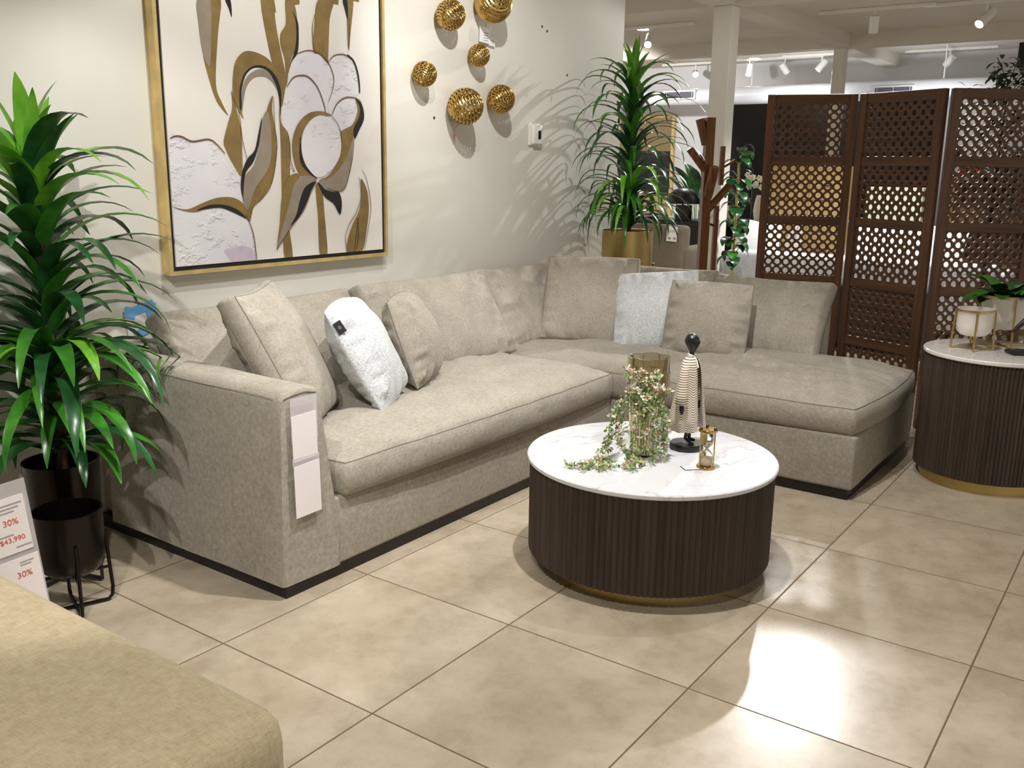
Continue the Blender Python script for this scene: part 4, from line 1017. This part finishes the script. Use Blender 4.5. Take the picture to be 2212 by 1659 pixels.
# ================================================================= folding screen
scr = thing('folding_screen', 'carved brown wooden folding screen with pierced lattice panels behind the chaise', 'screen', (4.49, -1.35, 0))
Hs, post, rail = 1.80, .045, .052
def lattice_mesh(w, nx, ny_, th=.012):
    p = w/nx; bm = nb(); c = p*.25; R = p*.295
    angs = sorted({round(2*PI*k/24, 6) for k in range(24)} | {round(a % (2*PI), 6) for s in range(4) for a in (s*PI/2+math.atan2(p/2-c, p/2), s*PI/2+math.atan2(p/2, p/2-c))})
    def outer(a):
        x, y = math.cos(a), math.sin(a); k = min(p/2/max(abs(x), abs(y)), (p-c)/(abs(x)+abs(y))); return x*k, y*k
    for i in range(nx):
        for j in range(ny_):
            cx, cy = -w/2+p*(i+.5), p*(j+.5-ny_/2)
            ring = []
            for a in angs:
                ox, oy = outer(a); ix, iy = R*math.cos(a), R*math.sin(a)
                ring.append([bm.verts.new((cx+x, z, cy+y)) for x, y, z in ((ox, oy, -th/2), (ix, iy, -th/2), (ix, iy, th/2), (ox, oy, th/2))])
            n = len(ring)
            for k in range(n):
                A, B = ring[k], ring[(k+1) % n]
                for m in range(3): bm.faces.new((A[m], A[m+1], B[m+1], B[m]))
                am = (angs[k]+(angs[(k+1) % n] if k+1 < n else 2*PI))/2; q_ = am % (PI/2)
                if math.atan2(p/2-c, p/2) < q_ < math.atan2(p/2, p/2-c): bm.faces.new((A[3], A[0], B[0], B[3]))
    return bm
pans = [((4.439, -.666), (4.583, -1.131)), ((4.588, -1.150), (4.392, -1.630)), ((4.400, -1.652), (4.690, -2.06))]
lat = None
for (x0, y0), (x1, y1) in pans:
    d = V((x1-x0, y1-y0, 0)); W = d.length; ang = math.atan2(d.y, d.x); c = V(((x0+x1)/2, (y0+y1)/2, 0))-V((4.49, -1.35, 0))
    bm = nb()
    for s in (-1, 1): box(bm, (s*(W/2-post/2)-post/2, -.018, 0), (s*(W/2-post/2)+post/2, .018, Hs), .003)
    fr = obj('panel_frame', bm, M['sheesham'], scr, False); fr.location = c; fr.rotation_euler = (0, 0, ang)
    gap = (Hs-.06-rail*6)/5; iw_ = W-2*post
    for k in range(6):
        z = .06+k*(gap+rail); bm = nb(); box(bm, (-iw_/2, -.014, z), (iw_/2, .014, z+rail), .003); obj('rail', bm, M['sheesham_h'], fr, False)
    L = lattice_mesh(iw_, 8, 6); me = None
    for k in range(5):
        z = .06+rail+gap/2+k*(gap+rail)
        if me is None: o = obj('lattice', L, M['sheesham_h'], fr, False); me = o.data
        else: o = bpy.data.objects.new('lattice', me); COL.objects.link(o); o.parent = fr
        o.location = (0, 0, z)
# ================================================================= things in the showroom beyond
# coat rack
t = thing('coat_rack', 'brown wooden tree-shaped coat rack in front of the white pillar', 'coat rack', (5.62, .21, 0), rz=.75)
bm = nb(); tube(bm, [(0, 0, .02), (0, 0, 1.75)], .045, 4, sq=True); obj('post', bm, M['rackwood'], t, sharp=30)
def br(a, z0, L, z1, r=.028, n='branch'):
    bm = nb(); c, s = math.cos(a), math.sin(a); tube(bm, [(0.02*c, .02*s, z0), (L*c, L*s, z1)], r, 10); obj(n, bm, M['rackwood'], t)
br(1.45, 1.38, .14, 1.53); br(1.45, 1.56, .075, 1.74, .034); br(-2.9, 1.18, .10, 1.40, .036); br(-1.69, 1.09, .17, 1.27); br(0, 1.3, .14, 1.48)
bm = nb(); tube(bm, [(-.01, -.085, .02), (-.01, -.085, 1.12)], .022, 4, sq=True); obj('side_post', bm, M['rackwood'], t, sharp=30)
bm = nb(); tube(bm, [(-.01, -.105, 1.27), (-.01, -.105, 1.55)], .022, 4, sq=True); obj('side_peg', bm, M['rackwood'], t, sharp=30)
bm = nb(); tube(bm, [(.0, 0, 1.36), (-.01, -.105, 1.38)], .010, 6); tube(bm, [(0, 0, 1.0), (-.01, -.085, .97)], .010, 6); tube(bm, [(-.01, -.10, 1.39), (-.02, -.2, 1.45)], .010, 6); obj('cross_pegs', bm, M['rackwood'], t)
bm = nb(); lathe(bm, [(0, 0), (.2, 0), (.2, .025), (0, .03)], 32); obj('base', bm, M['rackwood'], t)
# armchair seen from behind, with a paper tag
t = thing('armchair', 'dark taupe armchair seen from behind with a paper tag', 'armchair', (8.5, 1.98, 0), rz=math.radians(-2))
bm = fabbox((-.22, -.38, .30), (-.06, .38, .80), .05, 6, .004, 3); obj('backrest', bm, M['greyfab'], t)
bm = fabbox((-.2, -.36, .12), (.55, .36, .42), .05, 6, .004, 4); obj('seat', bm, M['greyfab'], t)
for s in (-1, 1): bm = fabbox((-.2, s*.36-.08, .12), (.55, s*.36+.08, .58), .05, 6, .004, 5); obj('armrest', bm, M['greyfab'], t)
for x in (-.15, .48):
    for y in (-.3, .3): bm = nb(); tube(bm, [(x, y, 0), (x, y, .14)], .02, 8); obj('leg', bm, M['black'], t)
t = thing('paper_tag', 'white paper tag pinned on the dark armchair back', 'tag', (8.265, 1.75, .79))
bm = nb(); box(bm, (-.006, -.06, -.16), (-.002, .06, .0), M=Matrix.Rotation(.05, 4, 'X')); obj('card', bm, M['paperw'], t, False)
bm = nb(); box(bm, (-.0075, -.045, -.14), (-.006, -.015, -.115)); box(bm, (-.0075, .015, -.14), (-.006, .045, -.115)); box(bm, (-.0075, -.04, -.06), (-.006, .04, -.055)); box(bm, (-.0075, -.04, -.045), (-.006, .03, -.04)); obj('print', bm, M['ink'], t, False)
# pale sofa behind the screen with cushions
ws = thing('pale_sofa', 'pale grey sofa seen from behind, between the pillar and the screen', 'sofa', (7.75, -.25, 0))
bm = fabbox((-.42, -1.30, .10), (-.18, 1.0, .66), .04, 10, .004, 21); obj('backrest', bm, M['offwhite'], ws)
bm = fabbox((-.2, -1.30, .10), (.55, 1.0, .42), .05, 10, .004, 22); obj('seat', bm, M['offwhite'], ws)
for s in (-1.22, .92): bm = fabbox((-.42, s-.1, .1), (.55, s+.1, .58), .05, 6, .004, 23); obj('armrest', bm, M['offwhite'], ws)
bm = nb()
for y in (-1.2, .9):
    for x in (-.35, .45): tube(bm, [(x, y, 0), (x, y, .12)], .02, 8)
obj('feet', bm, M['black'], ws)
def farpillow(label, c, az, tilt, w, m, seed):
    Mx, n = stand(c, az, tilt, w); o = thing('sofa_cushion', label, 'cushion', c, group='cushions on the pale sofa')
    bm = nb(); cushion(bm, w/2, w/2, 0, .08, .08, Matrix.Translation(-V(c)) @ Mx, 20, 20, -.02, 0, .004, seed, 2.2, .62, pinch=.06); obj('cushion_cover', bm, m, o, sharp=75)
wcl = plain('white_cotton', 'E6E6E8', .9); gcl = plain('greige_cotton', 'BDB6AE', .9)
farpillow('white cushion on the pale sofa beside the pillar', (7.75, .60, .42), 150, 10, .50, wcl, 61)
farpillow('greige cushion right of the white one on the pale sofa', (7.72, .28, .42), 110, 8, .50, gcl, 62)
farpillow('tall white cushion on the pale sofa behind the middle screen panel', (7.78, -.45, .42), 176, 12, .54, wcl, 63)
farpillow('tall white cushion at the far end of the pale sofa behind the screen', (7.78, -.95, .42), 172, 12, .54, wcl, 64)
bm = fabbox((-.3, -.35, .1), (.3, .35, .42), .05, 6, .004, 31); o = tag(obj('bench', bm, M['cream'], loc=(6.7, .25, -.10)), 'cream upholstered bench in front of the pale sofa back', 'bench')
# oak dresser behind the screen
dr = thing('dresser', 'oak chest of drawers glimpsed through the first screen panel', 'dresser', (9.2, .555, 0), rz=0)
bm = nb(); box(bm, (-.22, -.42, .08), (.22, .42, 1.44), .006); obj('carcass', bm, M['tan'], dr, False)
for k in range(4):
    for s in (-.5, .5):
        bm = nb(); box(bm, (-.238, s*.405-.19, .12+k*.325), (-.215, s*.405+.19, .43+k*.325), .004); o = obj('drawer', bm, M['tan'], dr, False)
        bm = nb(); tube(bm, [(-.236, s*.405-.05, .27+k*.325), (-.262, s*.405-.04, .27+k*.325), (-.262, s*.405+.04, .27+k*.325), (-.236, s*.405+.05, .27+k*.325)], .006, 6); obj('handle', bm, M['black'], o)
bm = nb()
for y in (-.38, .38):
    for x in (-.17, .17): tube(bm, [(x, y, 0), (x, y, .085)], .02, 8)
obj('feet', bm, M['black'], dr)
# abstract painting
t = thing('abstract_painting', 'gold framed abstract painting in beige and black on the far wall', 'painting', (13, 4.70, .41))
def yfr(bm, y0, y1, z0, z1, w, x0, x1):
    for a, b in (((x0, y0, z0), (x1, y0+w, z1)), ((x0, y1-w, z0), (x1, y1, z1)), ((x0, y0+w, z0), (x1, y1-w, z0+w)), ((x0, y0+w, z1-w), (x1, y1-w, z1))): box(bm, a, b)
bm = nb(); yfr(bm, -.62, .62, 0, 1.83, .05, -.06, -.002); obj('frame', bm, M['goldleaf'], t, False)
q = NT('abstract_canvas'); cc = q.coord(); spx = q.n('ShaderNodeSeparateXYZ'); q.l(cc, spx.inputs[0])
zz = q.math('ADD', spx.outputs[2], q.math('MULTIPLY', q.noise(cc, 2.5, 3), .12))
q.set(col=q.mix(q.ramp(zz, 1.32, 1.34), q.mix(q.ramp(zz, .62, .64), lin('B79E72'), lin('17171C')), lin('8D7C58')), rough=.6)
bm = nb(); box(bm, (-.04, -.57, .05), (-.003, .57, 1.78)); obj('canvas', bm, q.m, t, False)
# dark desk with dome lamp, black box and small things
t = thing('console_table', 'black console table under the far painting', 'table', (10.1, 2.85, 0))
bm = nb(); box(bm, (-.3, -.75, .70), (.3, .75, .77), .005); obj('top', bm, M['black'], t, False)
bm = nb(); box(bm, (-.28, -.72, .42), (.28, .72, .70)); obj('apron', bm, M['black'], t, False)
for x in (-.26, .26):
    for y in (-.7, .7): bm = nb(); box(bm, (x-.03, y-.03, 0), (x+.03, y+.03, .45)); obj('leg', bm, M['black'], t, False)
t = thing('dome_lamp', 'black dome table lamp behind the coat rack', 'lamp', (10.0, 2.47, .77))
bm = nb(); lathe(bm, [(0, .395), (.03, .39), (.10, .375), (.16, .33), (.20, .26), (.214, .20), (.21, .20), (.19, .26), (.15, .32), (.09, .365), (0, .383)], 40); obj('lamp_shade', bm, M['char'], t)
bm = nb(); tube(bm, [(0, 0, .0), (0, 0, .385)], .012, 8); lathe(bm, [(0, 0), (.09, 0), (.09, .015), (0, .02)], 24); obj('lamp_stem', bm, M['char'], t)
bm = nb(); lathe(bm, [(0, .39), (.012, .39), (.012, .415), (0, .42)], 12); obj('finial', bm, M['char'], t)
bm = nb(); box(bm, (-.05, -.09, 0), (.05, .09, .19), .008); tag(obj('speaker_box', bm, M['black'], loc=(9.80, 2.36, .77)), 'upright black box on the console under the dome lamp', 'box')
for i, (y, h_, m_) in enumerate(((3.02, .10, 'ceramic'), (2.86, .06, 'vent'), (2.72, .07, 'ceramic'), (3.2, .13, 'cglass'))):
    bm = nb(); lathe(bm, [(0, 0), (.06, 0), (.075, h_*.5), (.06, h_), (.05, h_), (.06, h_*.5), (.05, .01), (0, .01)], 20)
    tag(obj('bowl', bm, M[m_], loc=(9.95, y, .77)), ['white bowl on the black console behind the palm leaves', 'low grey bowl on the black console', 'small white bowl on the console nearest the dome lamp', 'clear glass bowl on the console farthest from the lamp'][i], 'bowl', 'bowls on the black console')
# paddle-leaf plant in a white pot
t = thing('paddle_plant', 'paddle-leaved green plant in a tall white pot behind the dome lamp', 'plant', (11.3, 2.85, 0))
pot(t, 'pot', .16, .62, M['ceramic'], .13, rnd_=.03)
bm = nb(); rnd = random.Random(9)
for i in range(11):
    az = i*2.4; a = (.05*math.cos(az), .05*math.sin(az), .45); b = V((.16*math.cos(az), .16*math.sin(az), rnd.uniform(.85, 1.2))); tube(bm, [a, b], .009, 6)
    ribbon(bm, b, az, 1.2, rnd.uniform(.4, .55), .17, .7, 9, 1, .2, .1, lambda q_: math.sin(PI*min(.99, max(.04, q_)))**.7)
obj('foliage', bm, [plain('pale_stem', '9DAF8C', .5), M['leafd']], t, sharp=70)
bm = nb(); box(bm, (-.01, -.16, -.22), (.0, .16, .22), .002); tag(obj('wall_board', bm, plain('pale_board', 'EAEAEC', .6), loc=(12.98, 3.05, 1.45)), 'pale blank board on the far wall beside the coat rack', 'board')
# climbing plant on a gold pole by the pillar
t = thing('climbing_plant', 'split-leaved climbing plant on a brass pole beside the pillar', 'plant', (7.13, .585, 0))
bm = nb(); tube(bm, [(0, 0, .3), (0, 0, 1.45)], .013, 10); obj('pole', bm, M['brass'], t)
pot(t, 'pot', .14, .3, M['brass'], .12, rnd_=.03)
bm = nb(); rnd = random.Random(3)
for i in range(46):
    z = .55+1.0*i/46+rnd.uniform(-.04, .04); az = rnd.uniform(0, 6.28)
    b = V((.05*math.cos(az), .05*math.sin(az), z+.05)); tube(bm, [(0, 0, z), b], .004, 5)
    ribbon(bm, b, az, -.1, rnd.uniform(.10, .14), .10, 1.3, 8, rnd.choice((0, 1, 1)), .2, .2, lambda q_: math.sin(PI*min(.98, max(.06, q_**.7)))**.8)
obj('foliage', bm, [M['leaf'], M['leafd']], t, sharp=70)
# black console by the dark wall with orchid and white vase
t = thing('black_console', 'black console table against the dark wall', 'table', (10.2, 1.40, 0))
bm = nb(); box(bm, (-.25, -.6, .74), (.25, .65, .80), .005); obj('top', bm, M['black'], t, False)
for x in (-.2, .2):
    for y in (-.55, .6): bm = nb(); box(bm, (x-.025, y-.025, 0), (x+.025, y+.025, .745)); obj('leg', bm, M['black'], t, False)
t = thing('orchid', 'white orchid in a dark pot near the screen edge', 'plant', (10.2, 1.60, .80))
bm = nb(); lathe(bm, [(0, 0), (.05, 0), (.06, .36), (.055, .36), (.045, .01), (0, .01)], 20); obj('pot', bm, M['black'], t)
bm = nb(); tube(bm, [(0, 0, .1), (0, .02, .35), (-.02, .05, .52)], .005, 6); tube(bm, [(0, 0, .1), (0, -.02, .35), (-.02, -.08, .5)], .005, 6); obj('stems', bm, M['leaf'], t)
bm = nb(); rnd = random.Random(2)
for i in range(16):
    c = V((rnd.uniform(-.06, .03), rnd.uniform(-.13, .12), rnd.uniform(.38, .54)))
    for k in range(5):
        a = 2*PI*k/5; ball(bm, c+V((0, .022*math.cos(a), .022*math.sin(a))), .020, (.35, .8, .8), 8, 6)
obj('blossoms', bm, plain('white_petal', 'F1EADC', .6), t)
bm = nb(); lathe(bm, [(0, 0), (.05, 0), (.065, .12), (.045, .26), (.03, .30), (.026, .30), (.04, .25), (.055, .12), (.045, .01), (0, .01)], 24); tag(obj('tall_vase', bm, M['ceramic'], loc=(9.98, 1.47, .80)), 'tall white vase on the black console by the screen edge', 'vase')
bm = nb(); lathe(bm, [(0, 0), (.08, 0), (.09, .02), (.085, .14), (.07, .16), (.06, .16), (.075, .13), (.075, .02), (0, .01)], 24); tag(obj('lantern', bm, M['ceramic'], loc=(10.1, 1.855, .80)), 'white lantern jar on the black console left end', 'jar')
bm = nb(); tube(bm, [(0, 0, 0), (0, 0, .5)], .03, 12); tag(obj('candlestick', bm, M['gold'], loc=(9.95, 1.885, .80)), 'gold candlestick behind the climbing plant leaves', 'candlestick')
bm = nb(); ball(bm, (0, 0, .16), .16, (.8, 1, 1)); tag(obj('pouf', bm, plain('blush_velvet', 'D9C3BD', .9), loc=(8.6, 1.05, .42)), 'blush round cushion above the pale sofa', 'cushion')
bm = fabbox((-.35, -.3, 0), (.35, .3, .42), .05, 5, .003, 61); tag(obj('green_stool', bm, fabric('forest_velvet', '26382E', '3A5142'), loc=(8.6, 1.05, 0)), 'dark green upholstered stool behind the pale sofa', 'stool')
# leafy tree behind the screen
t = thing('leafy_tree', 'dark leafy artificial tree rising behind the right of the screen', 'plant', (6.6, -1.57, 0))
pot(t, 'pot', .18, .34, M['ceramic'], .15, rnd_=.03)
bm = nb(); tube(bm, [(0, 0, .2), (.01, .01, 1.0), (0, 0, 1.9)], [.018, .014, .006], 8); rnd = random.Random(8); lf = nb()
for i in range(60):
    z = rnd.uniform(1.0, 2.1); az = rnd.uniform(0, 6.28); L = rnd.uniform(.08, .3)*(1.25-abs(z-1.5)*.7); b = V((L*math.cos(az), L*math.sin(az), z+.08)); tube(bm, [(0, 0, z-.08), b], .003, 4)
    for k in range(12):
        c = V((0, 0, z-.08)).lerp(b, rnd.uniform(.3, 1.05))+rd()*.03; ribbon(lf, c, rnd.uniform(0, 6.28), rnd.uniform(-.3, 1), .075, .034, .8, 4, rnd.choice((0, 1)), .2, 0, lambda q_: math.sin(PI*min(.97, max(.06, q_))))
obj('trunk', bm, M['bark'], t); obj('foliage', lf, [leafmat('tree_leaf', '1D2E20', '33482F', .5), leafmat('tree_leaf_light', '34472F', '4E6343', .5)], t, sharp=70)
# brown bookcase behind the right panel
t = thing('bookcase', 'tall brown wooden bookcase glimpsed through the right screen panel', 'bookcase', (9.05, -1.66, 0))
bm = nb()
for y in (-.8, 0, .8): box(bm, (-.18, y-.015, 0), (.18, y+.015, 1.34))
for z in (.05, .45, .85, 1.32): box(bm, (-.18, -.8, z), (.18, .8, z+.025))
box(bm, (.16, -.8, 0), (.18, .8, 1.34)); obj('shelving', bm, wood('dresser_brown', '5A4028', '7C5C3C', 1), t, False)
bm = nb(); ball(bm, (0, 0, .07), .07); ball(bm, (0, .11, .055), .055); tag(obj('red_ornament', bm, plain('red_lacquer', '9E1E1A', .35), loc=(9.0, -1.02, 1.345)), 'red round ornaments on top of the brown bookcase', 'ornament')
# glowing panel added for a bright strip on the far wall, frame added too
bm = nb(); box(bm, (12.985, .50, .25), (12.998, .66, 2.3)); wd = struct('glow_strip_1', bm, emit('bright_strip', 'F4F7FF', 5), smooth=False)
bm = nb(); yfr(bm, .45, .71, .2, 2.35, .05, 12.97, 12.999); obj('strip_frame', bm, M['white'], wd, False)
bm = nb(); box(bm, (-.1, -.28, 0), (.1, .28, .13), .01); tag(obj('planter_box', bm, M['black'], loc=(9.0, -1.55, 1.345)), 'long black planter box on top of the brown bookcase', 'planter')
t = thing('cream_cabinet', 'cream two-door cabinet glimpsed through the middle screen panel', 'cabinet', (9.15, -.31, 0))
bm = nb(); box(bm, (-.2, -.27, .06), (.2, .27, 1.24), .006); obj('carcass', bm, M['cream'], t, False)
for s in (-1, 1):
    bm = nb(); box(bm, (-.218, s*.133-.128, .1), (-.198, s*.133+.128, 1.2), .004); o = obj('door', bm, M['cream'], t, False)
    bm = nb(); tube(bm, [(-.217, s*.03, .6), (-.24, s*.03, .62), (-.24, s*.03, .74), (-.217, s*.03, .76)], .006, 6); obj('handle', bm, M['brass'], o)
bm = nb()
for x in (-.16, .16):
    for y in (-.22, .22): box(bm, (x-.02, y-.02, 0), (x+.02, y+.02, .065))
obj('feet', bm, M['black'], t, False)
t = thing('ceiling_speaker', 'black speaker hanging from the ceiling at the right picture edge', 'speaker', (9.0, -1.36, 2.32))
bm = nb(); box(bm, (-.09, -.10, 0), (.09, .10, .22), .008); obj('cabinet', bm, M['black'], t, False)
bm = nb(); tube(bm, [(0, 0, .21), (0, 0, .63)], .012, 8); obj('bracket', bm, M['black'], t)
bm = fabbox((-.22, -.48, .04), (.22, .48, .52), .03, 6, .003, 71); t = thing('storage_bench', 'dark grey upholstered bench in front of the pale sofa, behind the screen', 'bench', (6.75, -.72, 0))
obj('upholstery', bm, fabric('slate_weave', '3A3936', '54524D'), t)
bm = nb()
for x in (-.18, .18):
    for y in (-.44, .44): box(bm, (x-.02, y-.02, 0), (x+.02, y+.02, .05))
obj('feet', bm, M['black'], t, False)
